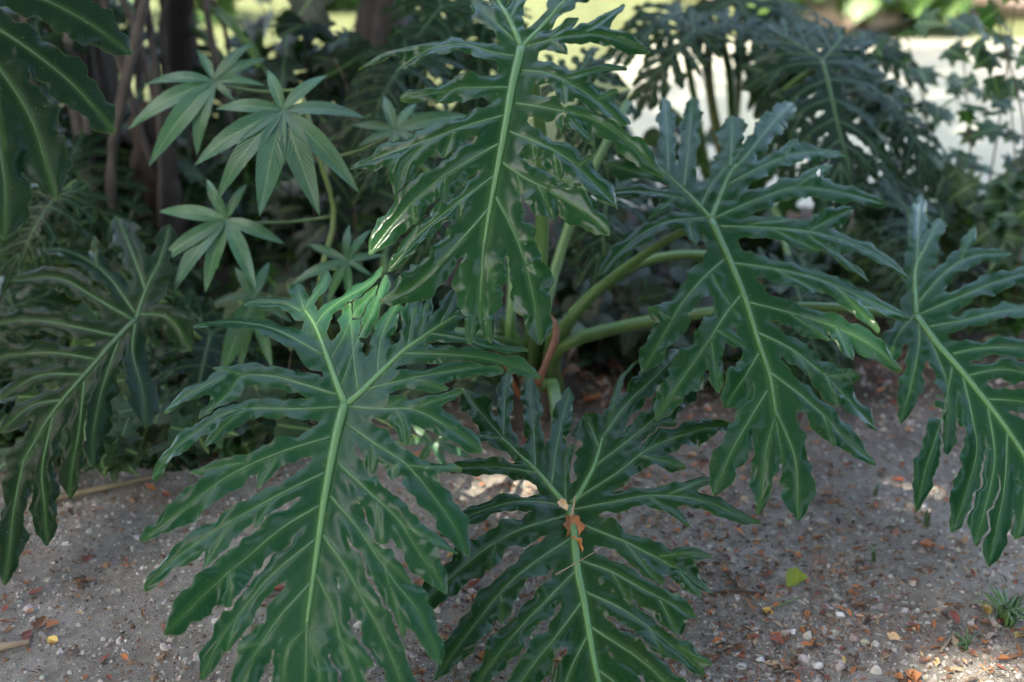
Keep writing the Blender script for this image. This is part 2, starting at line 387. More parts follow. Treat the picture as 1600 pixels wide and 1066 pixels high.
# ------------------------------------------------------------------ lobed leaf builder
class LobedLeaf:
    """A deeply cut leaf in its own frame: x across, y along the midrib to the tip, z the upper side.
    ribs: [(pts, web halfwidth, r0, r1)], lobes: [(pts, halfwidth, family, main, r0, r1)]"""
    PM = ([0, .12, .38, .66, .86, .95, 1], [1.45, 1.05, .88, 1.05, .80, .52, .16])
    PS = ([0, .45, .78, 1], [1.25, .95, .74, .22])

    def __init__(self, ribs, lobes, seed, H, ruffle=0.006, pillow=0.0022, droop=0.06, step=0.003, web0=0.03, web1=0.068, quilt=.0007):
        self.rs = np.random.default_rng(seed)
        self.H, self.step, self.web0, self.web1, self.quilt = H, step, web0, web1, quilt
        self.curves = []
        rs = self.rs
        for pts, w, r0, r1 in ribs:
            p = smooth_path(pts, 26)
            self.curves.append(dict(p=p, w=w, fam=-1, kind='rib', r=(r0, r1)))
        for pts, w, fam, main, r0, r1 in lobes:
            p = smooth_path(pts, 18 if main else 10)
            self.curves.append(dict(p=p, w=w, fam=fam, kind='main' if main else 'sub', r=(r0, r1)))
        for c in self.curves:
            d = np.diff(c['p'], axis=0); L = np.linalg.norm(d, axis=1)
            c['s'] = np.concatenate([[0], np.cumsum(L)]); c['L'] = c['s'][-1]
            c['ph'] = rs.uniform(0, 6.28, 6); c['lam'] = rs.uniform(0.034, 0.05, 2)
            c['ruf'] = ruffle * rs.uniform(0.5, 1.5, 2); c['pil'] = pillow * rs.uniform(0.6, 1.4)
            c['droop'] = droop * rs.uniform(0.2, 1.6) if c['kind'] == 'main' else droop * rs.uniform(0, 1.2)
            c['tw'] = rs.normal(0, 0.26)

    def near(self, c, P):
        p = c['p']; A, B = p[:-1], p[1:]; d = B - A; l2 = (d ** 2).sum(1) + 1e-14
        best = np.full(len(P), 1e9); bt = np.zeros(len(P)); bs = np.zeros(len(P))
        for k in range(len(A)):
            q = P - A[k]
            t = np.clip((q @ d[k]) / l2[k], 0, 1)
            e = q - t[:, None] * d[k]
            dd = (e ** 2).sum(1)
            m = dd < best
            best[m] = dd[m]; bt[m] = c['s'][k] + t[m] * math.sqrt(l2[k])
            bs[m] = np.sign(d[k][0] * q[m, 1] - d[k][1] * q[m, 0])
        return np.sqrt(best), bt / c['L'], bs

    def eval(self, P):
        n = len(P)
        NF = max([c['fam'] for c in self.curves]) + 1
        fam = np.full((NF, n), -1.0)
        frib = np.full(n, -1.0); drib = np.full(n, 9.0); vd = np.full(n, 9.0)
        tau = 0.006
        W = np.full(n, math.exp(-0.05 / tau)); Z = np.zeros(n)
        hb = P[:, 1] * .8 + np.abs(P[:, 0]) * .3; fb = np.full(n, -.004)
        for c in self.curves:
            mg = 0.05 + 1.5 * c['w'] if c['kind'] != 'rib' else 0.2
            lo = c['p'].min(0) - mg; hi = c['p'].max(0) + mg
            idx = np.nonzero(((P >= lo) & (P <= hi)).all(1))[0]
            if not len(idx): continue
            d, t, sd_ = self.near(c, P[idx])
            w = c['w']
            if c['kind'] == 'rib':
                wl = w * (1 - 0.35 * t)
                f = wl - d
                frib[idx] = np.maximum(frib[idx], f); drib[idx] = np.minimum(drib[idx], d)
                g = np.exp(np.clip(-d, -0.4, 0) / tau) * 0.6
                Z[idx] += g * (-0.002); W[idx] += g
                vd[idx] = np.minimum(vd[idx], np.maximum(d - c['r'][0] * 0.6, 0))
                continue
            pr = self.PM if c['kind'] == 'main' else self.PS
            s = t * c['L']
            i = (sd_ > 0).astype(int)
            lam = c['lam'][i]
            wob = (0.13 * np.sin(6.283 * s / (lam * 2.3) + c['ph'][i]) + 0.10 * np.sin(6.283 * s / (lam * 1.19) + c['ph'][2 + i])
                   + 0.055 * np.sin(6.283 * s / (lam * 0.61) + c['ph'][4 + i] * 2))
            wl = w * np.interp(t, *pr) * (1 + wob * np.clip(t * 5, 0, 1))
            f = wl - d
            fam[c['fam'], idx] = np.maximum(fam[c['fam'], idx], f)
            q = np.clip(d / np.maximum(wl, 1e-4), 0, 1.3)
            z = c['pil'] * np.sin(math.pi * np.clip(q, 0, 1)) * np.clip(t * 4, 0.3, 1)
            z += c['ruf'][i] * q ** 2 * (.6 * np.sin(6.283 * s / (lam * 1.9) + c['ph'][4 + i]) + .4 * np.sin(6.283 * s / (lam * 3.3) + c['ph'][2 + i])) * np.clip(t * 4, 0, 1) * np.clip(w / 0.016, .4, 1.2)
            z -= c['droop'] * c['L'] * t ** 2
            z += c['tw'] * sd_ * d * np.clip(t * 2, 0, 1)
            g = np.exp(np.clip(f, -0.2, w) / tau)
            W[idx] += g; Z[idx] += g * z
            vd[idx] = np.minimum(vd[idx], d)
            up_ = f > fb[idx]
            hb[idx[up_]] = (s - .75 * d)[up_]; fb[idx[up_]] = f[up_]
        self.hb = hb
        srt = np.sort(fam, axis=0)
        f1 = srt[-1]; f2 = srt[-2] if NF > 1 else np.full(n, -1.0)
        act = np.clip((drib - self.web0) / (self.web1 - self.web0), 0, 1)
        slit = (f1 - f2) - (0.003 + 0.02 * np.clip(drib - self.web1, 0, .3)) * act + 0.4 * (1 - act) ** 2
        body = np.minimum(f1, slit)
        F = np.maximum(body, frib)
        q1 = np.sin(P[:, 0] * 97 + 2.1 * np.sin(P[:, 1] * 41)) * np.sin(P[:, 1] * 83 + 1.7 * np.sin(P[:, 0] * 53 + 1))
        Zq = self.quilt * q1 * np.clip(vd / .012, 0, 1)
        # soft join of web and lobes
        k = 0.004
        hmix = np.clip(0.5 + 0.5 * (body - frib) / k, 0, 1)
        F = frib * (1 - hmix) + body * hmix + k * hmix * (1 - hmix)
        return F, Z / W + Zq + self.H(P), vd

    def build(self, name, mat, vmat):
        allp = np.vstack([c['p'] for c in self.curves])
        lo = allp.min(0) - 0.04; hi = allp.max(0) + 0.04
        st = self.step
        nx = int((hi[0] - lo[0]) / st) + 2; ny = int((hi[1] - lo[1]) / st) + 2
        gx = lo[0] + np.arange(nx) * st; gy = lo[1] + np.arange(ny) * st
        G = np.stack(np.meshgrid(gx, gy), axis=-1).reshape(-1, 2)
        F, _, _ = self.eval(G)
        F2 = F.reshape(ny, nx)
        ins = F2 > 0
        cnt = ins[:-1, :-1].astype(int) + ins[:-1, 1:] + ins[1:, 1:] + ins[1:, :-1]
        vid = -np.ones(ny * nx, dtype=int)
        iid = np.nonzero(ins.ravel())[0]
        vid[iid] = np.arange(len(iid))
        V = [G[iid]]; nv = len(iid); extra = []; ek = {}
        jj, ii = np.nonzero(cnt == 4)
        a = jj * nx + ii
        faces = np.stack([vid[a], vid[a + 1], vid[a + nx + 1], vid[a + nx]], axis=1).tolist()
        jj, ii = np.nonzero((cnt > 0) & (cnt < 4))
        for j, i in zip(jj.tolist(), ii.tolist()):
            cs = [j * nx + i, j * nx + i + 1, (j + 1) * nx + i + 1, (j + 1) * nx + i]
            poly = []
            for k in range(4):
                p, q = cs[k], cs[(k + 1) % 4]
                if F[p] > 0: poly.append(int(vid[p]))
                if (F[p] > 0) != (F[q] > 0):
                    key = (min(p, q), max(p, q))
                    if key not in ek:
                        t = F[p] / (F[p] - F[q])
                        t = min(max(t, 0.04), 0.96)
                        ek[key] = nv; nv += 1
                        extra.append(G[p] * (1 - t) + G[q] * t)
                    poly.append(ek[key])
            if len(poly) >= 3: faces.append(poly)
        if extra: V.append(np.array(extra))
        V = np.vstack(V)
        Fv, Zv, vd = self.eval(V)
        Fv[len(iid):] = 0
        V3 = np.column_stack([V, Zv]); hbv = self.hb
        me = mesh_np(name, V3, faces, mat, attrs={'edge': np.maximum(Fv, 0), 'vd': vd, 'hb': hbv})
        ribparts, sideparts = [], []
        for c in self.curves:
            p = c['p']
            end = len(p) if c['kind'] == 'rib' else max(4, int(len(p) * (0.93 if c['kind'] == 'main' else 0.8)))
            q = p[:end]
            _, z, _ = self.eval(q)
            r = np.linspace(c['r'][0], c['r'][1], len(q))
            path = np.column_stack([q, z + r * 0.12])
            v, f = tube(path, r, seg=6, flat=0.5, cap=True)
            (ribparts if c['kind'] == 'rib' else sideparts).append((v, f))
        v, f = merge(ribparts); mrib = mesh_np('midrib', v, f, vmat)
        v, f = merge(sideparts); mside = mesh_np('side_veins', v, f, M['vein_side'] if vmat == M['vein'] else vmat)
        return me, mrib, mside

def frame_from(p0, p1, p2):
    """leaf frame: origin p0 (stalk joint), y towards p1 (tip), z roughly up/towards the viewer"""
    ey = (p1 - p0).normalized()
    n = (p1 - p0).cross(p2 - p0).normalized()
    if n.dot(CAM - p0) < 0: n = -n
    ex = ey.cross(n).normalized()
    return ex, ey, n

def make_H(a, b, cpos, cneg):
    def H(P):
        x = P[:, 0]; y = P[:, 1]
        ax = np.sqrt(x * x + 0.0004) - 0.02
        return a * ax - b * x * x - cpos * np.maximum(y, 0) ** 2 - cneg * np.minimum(y, 0) ** 2
    return H

def traced_leaf(parent, planepts, ribs_px, lobes_px, seed, H, mat='blade', vscale=.66, wk=1.34, label=None, **kw):
    J, T, S = [at(*p) for p in planepts]
    ex, ey, n = frame_from(J, T, S)
    dref = planepts[0][2]
    mpp = dref / FPX
    def loc(px, py):
        r = ray(px, py); h = 0.0
        for _ in range(8):
            t = (n.dot(J - CAM) + h) / n.dot(r)
            p = CAM + r * t - J
            q = np.array([[p.dot(ex), p.dot(ey)]])
            h = 0.7 * float(H(q)[0]) + 0.3 * h
        return q[0]
    ribs = [([loc(*p) for p in pts], w * mpp, r0 * .98, r1 * .9) for w, r0, r1, pts in ribs_px]
    lobes = []
    for fi, fam in enumerate(lobes_px):
        for k, (w, pts) in enumerate(fam):
            main = k == 0
            r0 = (0.0042 if main else 0.0020) * vscale * min(1.2, w / 15)
            lobes.append(([loc(*p) for p in pts], w * mpp * wk * (1.0 if main else 1.0), fi, main, r0, 0.0008 * vscale))
    leaf = LobedLeaf(ribs, lobes, seed, H, **kw)
    me, mr, ms = leaf.build('leaf_blade', M[mat], M['vein_dark' if mat == 'blade_dark' else 'vein'])
    m4 = Matrix((( ex.x, ey.x, n.x, J.x), (ex.y, ey.y, n.y, J.y), (ex.z, ey.z, n.z, J.z), (0, 0, 0, 1)))
    m4 = Matrix.Translation(-parent.location) @ m4
    o = obj('leaf', me, parent, mat4=m4)
    obj('midrib', mr, o); obj('side_veins', ms, o)
    if label: o['label'] = label
    return o, J, ey, n

def generic_leaf(seed, step=0.005):
    """template leaf, midrib one unit of 0.6 m, used for the leaves further back"""
    rs = np.random.default_rng(seed)
    L = 0.60
    ribs = [([(0, 0), (rs.normal(0, .01), L * .5), (rs.normal(0, .02), L * .86)], 0.030, 0.009, 0.003)]
    lobes = []; fam = 0
    for sd_ in (-1, 1):
        ribs.append(([(0, 0), (sd_ * .06, -.07), (sd_ * .13, -.16)], 0.022, 0.006, 0.003))
        for (bx, by, tx, ty, w) in ((.03, -.03, .26, -.08, .028), (.07, -.08, .27, -.20, .027), (.11, -.13, .19, -.30, .025), (.05, -.06, .05, -.24, .022), (.12, -.15, .10, -.31, .018)):
            t = np.array([tx + rs.normal(0, .02), ty + rs.normal(0, .02)])
            b = np.array([bx, by])
            m = (b + t) / 2 + rs.normal(0, .01, 2)
            lobes.append(([(sd_ * b[0], b[1]), (sd_ * m[0], m[1]), (sd_ * t[0], t[1])], w, fam, True, .0035, .001))
            fam += 1
        n = 6
        for i in range(n):
            u = i / (n - 1)
            y0 = L * (0.02 + 0.78 * u)
            ang = R(88 - 56 * u + rs.normal(0, 6))
            ln = (0.33 - 0.13 * u ** 1.5) * rs.uniform(.82, 1.14)
            d = np.array([sd_ * math.sin(ang), math.cos(ang)])
            b = np.array([0, y0]); t = b + d * ln + np.array([0, .05 * ln])
            m = b + d * ln * .5 - np.array([0, .03 * ln])
            w = .036 * rs.uniform(.85, 1.15)
            lobes.append(([b, m, t], w, fam, True, .004, .001))
            for q, s2 in ((.55, 1), (.7, -1)):
                p0 = b + d * ln * q
                dd = np.array([d[0] * .55 - s2 * 0.0, d[1] * .55 + s2 * .85]); dd /= np.linalg.norm(dd)
                p1 = p0 + dd * ln * rs.uniform(.2, .32) + d * ln * .06
                lobes.append(([p0, p1], w * .62, fam, False, .002, .0008))
            fam += 1
    lobes.append(([(0, L * .82), (0, L), (rs.normal(0, .02), L * 1.22)], .034, fam, True, .004, .001))
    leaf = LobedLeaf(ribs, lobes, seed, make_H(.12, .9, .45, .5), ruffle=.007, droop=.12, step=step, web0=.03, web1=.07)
    return leaf.build('leaf_blade', M['blade_dark'], M['vein_dark'])

def place_mat(a, b, nh, unit, wscale=1.0):
    """matrix that lays a template (origin at joint, y to tip over `unit`) from a to b, upper side towards nh"""
    y = b - a; s = y.length / unit; y = y.normalized()
    z = (nh - y * nh.dot(y)).normalized()
    x = y.cross(z)
    k = s * wscale
    return Matrix(((x.x * k, y.x * s, z.x * s, a.x), (x.y * k, y.y * s, z.y * s, a.y), (x.z * k, y.z * s, z.z * s, a.z), (0, 0, 0, 1)))

def petiole(parent, pts, r0, r1, mat='petiole', name='petiole', seg=10, n=22):
    path = smooth_path([tuple(p) for p in pts], n)
    o0 = np.array(parent.location) if parent else np.zeros(3)
    v, f = tube(path - o0, np.linspace(r0, r1, n), seg=seg, groove=0.45)
    return obj(name, mesh_np(name, v, f, M[mat]), parent)

# ================================================================== GROUND AND SETTING
def ground_height(x, y):
    h = 0.012 * np.sin(1.7 * x + .4) * np.cos(1.3 * y) + 0.006 * np.sin(5.1 * x + 2 * y)
    pond = np.clip((x - 0.15 - 0.3 * np.sin(y)) / 0.6, 0, 1) * np.clip((y - 5.0) / 0.45, 0, 1) * np.clip((9.3 - y) / 0.5, 0, 1)
    return h - 0.5 * pond * pond * (3 - 2 * pond)

GRID = {}
def surf(x, y):
    """height of the built ground sheet"""
    xs, ys, Z = GRID['g']
    x = np.asarray(x, float); y = np.asarray(y, float)
    i = np.clip(np.searchsorted(xs, x) - 1, 0, len(xs) - 2); j = np.clip(np.searchsorted(ys, y) - 1, 0, len(ys) - 2)
    u = (x - xs[i]) / (xs[i + 1] - xs[i]); v = (y - ys[j]) / (ys[j + 1] - ys[j])
    return (Z[j, i] * (1 - u) + Z[j, i + 1] * u) * (1 - v) + (Z[j + 1, i] * (1 - u) + Z[j + 1, i + 1] * u) * v
def build_ground():
    def axis(lo, hi, fine_lo, fine_hi, fs, cs):
        a = list(np.arange(fine_lo, fine_hi, fs))
        x = fine_hi; s = fs
        while x < hi: a.append(x); s = min(s * 1.25, cs); x += s
        a.append(hi)
        x = fine_lo; s = fs; b = []
        while x > lo: s = min(s * 1.25, cs); x -= s; b.append(max(x, lo))
        return np.array(sorted(set(b + a)))
    xs = axis(-150, 150, -2.2, 2.4, 0.02, 20); ys = axis(-60, 260, 1.4, 4.4, 0.02, 20)
    X, Y = np.meshgrid(xs, ys)
    Z = ground_height(X, Y)
    # clods and footmarks
    fine = ((X > -2.3) & (X < 2.5) & (Y > 1.3) & (Y < 4.6))
    for k in range(1300):
        cx, cy = RNG.uniform(-2.2, 2.4), RNG.uniform(1.5, 4.4); r = .022 + .11 * RNG.uniform() ** 2.5
        Z += np.where(fine, RNG.normal(0, .0048) * np.exp(-((X - cx) ** 2 + (Y - cy) ** 2) / (r * r)), 0)
    GRID['g'] = (xs, ys, Z)
    nx, ny = len(xs), len(ys)
    a = (np.arange(ny - 1)[:, None] * nx + np.arange(nx - 1)).ravel()
    F = np.stack([a, a + 1, a + nx + 1, a + nx], axis=1)
    m, nt, N, L = new_mat('dirt_and_lawn')
    out = nd(N, "ShaderNodeOutputMaterial"); pr = nd(N, "ShaderNodeBsdfPrincipled")
    tc = nd(N, "ShaderNodeTexCoord")
    def noise(scale, det=5, rough=.6):
        n = nd(N, "ShaderNodeTexNoise"); n.inputs["Scale"].default_value = scale; n.inputs["Detail"].default_value = det
        n.inputs["Roughness"].default_value = rough
        L.new(tc.outputs["Object"], n.inputs["Vector"]); return n
    def mixc(fac, a, b):
        x = nd(N, "ShaderNodeMix", data_type='RGBA')
        if isinstance(a, tuple): x.inputs[6].default_value = (*a, 1)
        else: L.new(a, x.inputs[6])
        if isinstance(b, tuple): x.inputs[7].default_value = (*b, 1)
        else: L.new(b, x.inputs[7])
        L.new(fac, x.inputs[0]); return x.outputs[2]
    def ramp(src, lo, hi, a=0, b=1):
        r = nd(N, "ShaderNodeMapRange"); r.inputs[1].default_value = lo; r.inputs[2].default_value = hi
        r.inputs[3].default_value = a; r.inputs[4].default_value = b
        L.new(src, r.inputs[0]); return r.outputs[0]
    c = mixc(ramp(noise(2.2).outputs[0], .38, .62), (0.350, 0.308, 0.252), (0.495, 0.448, 0.375))
    c = mixc(ramp(noise(38, 6, .7).outputs[0], .42, .66, 0, .5), c, (0.13, 0.108, 0.088))
    c = mixc(ramp(noise(140, 3).outputs[0], .56, .70, 0, .7), c, (0.40, 0.375, 0.345))
    # dark humus and litter under the plants, darkened further as painted shade; lawn beyond
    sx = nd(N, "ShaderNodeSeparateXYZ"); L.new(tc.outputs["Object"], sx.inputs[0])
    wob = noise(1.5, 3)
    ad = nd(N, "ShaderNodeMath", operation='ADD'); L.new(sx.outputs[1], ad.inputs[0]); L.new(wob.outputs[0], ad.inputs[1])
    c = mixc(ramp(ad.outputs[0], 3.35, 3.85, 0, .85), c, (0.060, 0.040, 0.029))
    lawn = mixc(ramp(noise(30, 4).outputs[0], .4, .6), (0.125, 0.155, 0.06), (0.20, 0.225, 0.11))
    c = mixc(ramp(ad.outputs[0], 5.7, 6.3), c, lawn)
    L.new(c, pr.inputs["Base Color"]); pr.inputs["Roughness"].default_value = .95; pr.inputs["Specular IOR Level"].default_value = .2
    n1 = noise(55, 8, .75); n2 = noise(220, 3, .6)
    sm = nd(N, "ShaderNodeMath", operation='MULTIPLY_ADD'); sm.inputs[1].default_value = .4
    L.new(n2.outputs[0], sm.inputs[0]); L.new(n1.outputs[0], sm.inputs[2])
    bp = nd(N, "ShaderNodeBump"); bp.inputs["Strength"].default_value = 1.0; bp.inputs["Distance"].default_value = .022
    L.new(sm.outputs[0], bp.inputs["Height"]); L.new(bp.outputs[0], pr.inputs["Normal"])
    L.new(pr.outputs[0], out.inputs[0])
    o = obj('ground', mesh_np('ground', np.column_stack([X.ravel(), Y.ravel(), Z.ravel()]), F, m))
    tag(o, 'grey brown bare dirt with a lawn beyond the plants', kind='structure')
    # pond
    m, nt, N, L = new_mat('pond_water')
    out = nd(N, "ShaderNodeOutputMaterial"); pr = nd(N, "ShaderNodeBsdfPrincipled")
    tc = nd(N, "ShaderNodeTexCoord")
    nz = nd(N, "ShaderNodeTexNoise"); nz.inputs["Scale"].default_value = .9
    L.new(tc.outputs["Object"], nz.inputs["Vector"])
    mx = nd(N, "ShaderNodeMix", data_type='RGBA'); mx.inputs[6].default_value = (0.27, 0.285, 0.215, 1); mx.inputs[7].default_value = (0.36, 0.35, 0.30, 1)
    L.new(nz.outputs[0], mx.inputs[0]); L.new(mx.outputs[2], pr.inputs["Base Color"])
    pr.inputs["Roughness"].default_value = .25
    nb = nd(N, "ShaderNodeTexNoise"); nb.inputs["Scale"].default_value = 5; L.new(tc.outputs["Object"], nb.inputs["Vector"])
    bp = nd(N, "ShaderNodeBump"); bp.inputs["Strength"].default_value = .15; bp.inputs["Distance"].default_value = .05
    L.new(nb.outputs[0], bp.inputs["Height"]); L.new(bp.outputs[0], pr.inputs["Normal"]); L.new(pr.outputs[0], out.inputs[0])
    xs = np.linspace(-0.3, 40, 60); ys = np.linspace(5.0, 9.4, 12)
    X, Y = np.meshgrid(xs, ys)
    a = (np.arange(11)[:, None] * 60 + np.arange(59)).ravel()
    F = np.stack([a, a + 1, a + 61, a + 60], axis=1)
    o = obj('pond', mesh_np('pond', np.column_stack([X.ravel(), Y.ravel(), np.full(X.size, -0.16)]), F, m))
    tag(o, 'pale murky sunlit pond behind the plants', kind='structure')
build_ground()

# gaps cut into the unseen crowns along sun rays to place sun flecks
SUN_GAPS = [(at(580, 448, 2.69), .085), (at(545, 468, 2.68), .075), (at(505, 480, 2.66), .04), (on_ground(1490, 1062), .04), (on_ground(1585, 1045), .03),
            (on_ground(1425, 765), .045), (at(900, 300, 2.6), .02)]
def open_gaps(p, base):
    keep = np.ones(len(p), bool); sv = np.array(to_sun)
    for hp, rr in SUN_GAPS:
        q = p - (np.array(hp) - np.array(base))
        keep &= np.linalg.norm(q - (q @ sv)[:, None] * sv, axis=1) > rr + .05
    return p[keep]
# ---- overhanging shade tree: its trunk stands beside the photographer, its crown shades the bed
def shade_tree():
    base = Vector((-7.5, -5.5, 0))
    t = thing('shade_tree', 'tall shade tree overhanging the bed from behind the viewer', 'tree', base)
    cen = Vector((0.0, 2.9, 0.3)) + to_sun * (10.5 / to_sun.z)
    cl = np.array(cen - base)
    v, f = tube(smooth_path([(0, 0, -.1), (.2, .2, 4.4), (.9, .8, 7.4), tuple(cl * .9)], 14), np.linspace(.34, .12, 14), seg=12)
    obj('trunk', mesh_np('trunk', v, f, M['bark']), t)
    for k in range(6):
        a = k * 1.05
        p0 = np.array([.9, .8, 7.3]); p1 = cl + np.array([2.6 * math.cos(a), 2.6 * math.sin(a), .4])
        v, f = tube(smooth_path([p0, (p0 + p1) / 2 + np.array([0, 0, .5]), p1], 10), np.linspace(.11, .03, 10), seg=8)
        obj('branch', mesh_np('branch', v, f, M['bark']), t)
    n = 36000
    u = RNG.normal(size=(n, 3)); u /= np.linalg.norm(u, axis=1)[:, None]
    p = u * (RNG.uniform(0, 1, n) ** (1 / 2.4))[:, None] * np.array([3.3, 3.1, 1.3]) + cl
    # cut the crown open along the chosen sun rays
    p = open_gaps(p, base); n = len(p)
    A = RNG.normal(size=(n, 3)); A[:, 2] *= .5; A /= np.linalg.norm(A, axis=1)[:, None]
    B = np.cross(A, RNG.normal(size=(n, 3))); B /= np.linalg.norm(B, axis=1)[:, None]
    s = RNG.uniform(.075, .12, n)[:, None]
    V = np.stack([p - A * s, p + B * s * .55 , p + A * s, p - B * s * .55], axis=1).reshape(-1, 3)
    F = np.arange(4 * n).reshape(n, 4)
    obj('crown', mesh_np('crown', V, F, M['bush_leaf'], smooth=False, uv=np.tile([[.5, 0], [1, .5], [.5, 1], [0, .5]], (n, 1))), t)
    # unseen boughs added to keep sunlit ground round the viewer out of reflections
    for gx, gy in ((0.0, -3.2), (-5.2, 1.2), (5.2, 0.6), (-5.0, -4.5), (5.0, -5.0)):
        n = 9000
        cb = np.array(Vector((gx, gy, .3)) + to_sun * (10.8 / to_sun.z) - base)
        u = RNG.normal(size=(n, 3)); u /= np.linalg.norm(u, axis=1)[:, None]
        p = open_gaps(u * (RNG.uniform(0, 1, n) ** (1 / 2.4))[:, None] * np.array([3.4, 3.2, 1.3]) + cb, base); n = len(p)
        A = RNG.normal(size=(n, 3)); A[:, 2] *= .5; A /= np.linalg.norm(A, axis=1)[:, None]
        B = np.cross(A, RNG.normal(size=(n, 3))); B /= np.linalg.norm(B, axis=1)[:, None]
        s = RNG.uniform(.11, .18, n)[:, None]
        V = np.stack([p - A * s, p + B * s * .55, p + A * s, p - B * s * .55], axis=1).reshape(-1, 3)
        obj('added_bough', mesh_np('added_bough', V, np.arange(4 * n).reshape(n, 4), M['bush_leaf'], smooth=False, uv=np.tile([[.5, 0], [1, .5], [.5, 1], [0, .5]], (n, 1))), t)
        v, f = tube(smooth_path([(.9, .8, 7.3), tuple((np.array([.9, .8, 7.3]) + cb) / 2 + np.array([0, 0, .6])), tuple(cb)], 10), np.linspace(.12, .03, 10), seg=8)
        obj('branch', mesh_np('branch', v, f, M['bark']), t)
shade_tree()
def sky_blocker_tree(label, x, y, h, rx, ry, rz, n, off=(0, 0)):  # unseen trees added to block sky light and deepen contrast
    base = Vector((x, y, 0))
    t = thing('shade_tree', label, 'tree', base, 'added trees outside the picture blocking sky light')
    v, f = tube(smooth_path([(0, 0, -.1), (.1, .1, h * .4), (off[0] * .8, .2 + off[1] * .8, h * .75)], 10), np.linspace(.3, .14, 10), seg=10)
    obj('trunk', mesh_np('trunk', v, f, M['bark']), t)
    u = RNG.normal(size=(n, 3)); u /= np.linalg.norm(u, axis=1)[:, None]
    p = u * (RNG.uniform(0, 1, n) ** .4)[:, None] * np.array([rx, ry, rz]) + np.array([off[0], off[1], h - rz * .6])
    p = open_gaps(p[p[:, 2] > .1], base); n = len(p)
    A = RNG.normal(size=(n, 3)); A /= np.linalg.norm(A, axis=1)[:, None]
    B = np.cross(A, RNG.normal(size=(n, 3))); B /= np.linalg.norm(B, axis=1)[:, None]
    s = RNG.uniform(.14, .26, n)[:, None]
    V = np.stack([p - A * s, p + B * s * .55, p + A * s, p - B * s * .55], axis=1).reshape(-1, 3)
    obj('crown', mesh_np('crown', V, np.arange(4 * n).reshape(n, 4), M['oak_leaf'], smooth=False, uv=np.tile([[.5, 0], [1, .5], [.5, 1], [0, .5]], (n, 1))), t)
sky_blocker_tree('added unseen tree behind the viewer, blocking sky light', 1.0, -6.0, 6.5, 5.0, 2.6, 4.5, 9000)
sky_blocker_tree('added unseen tree left of the bed, blocking sky light', -6.6, 2.2, 6.0, 2.4, 4.0, 4.2, 9000)
sky_blocker_tree('added unseen tree right of the bed, blocking sky light', 6.6, 1.0, 6.0, 2.4, 3.6, 4.2, 9000)
for lab, x, y, h in [('added unseen tree far behind on the left, blocking low sky', -6.0, 15.0, 6.5), ('added unseen tree far behind in the middle, blocking low sky', 0.5, 17.5, 7.0), ('added unseen tree far behind on the right, blocking low sky', 7.0, 15.5, 6.5)]:  # row added out of view to cut light from the horizon
    sky_blocker_tree(lab, x, y, h, 4.2, 2.2, 4.6, 6000)
sky_blocker_tree('added unseen tree arching high over the bed, blocking overhead sky', 4.6, -1.5, 8.2, 4.2, 3.2, 1.0, 3600, (-4.2, 3.6))  # unseen crown added to darken overhead reflections on the leaves
# ================================================================== CENTRAL PHILODENDRON (traced leaves)
BASE_C = on_ground(838, 640); BASE_C.z = float(surf(BASE_C.x, BASE_C.y))
central = thing('philodendron', 'large split-leaf philodendron with glossy deeply cut leaves in the middle of the bed', 'plant', BASE_C)

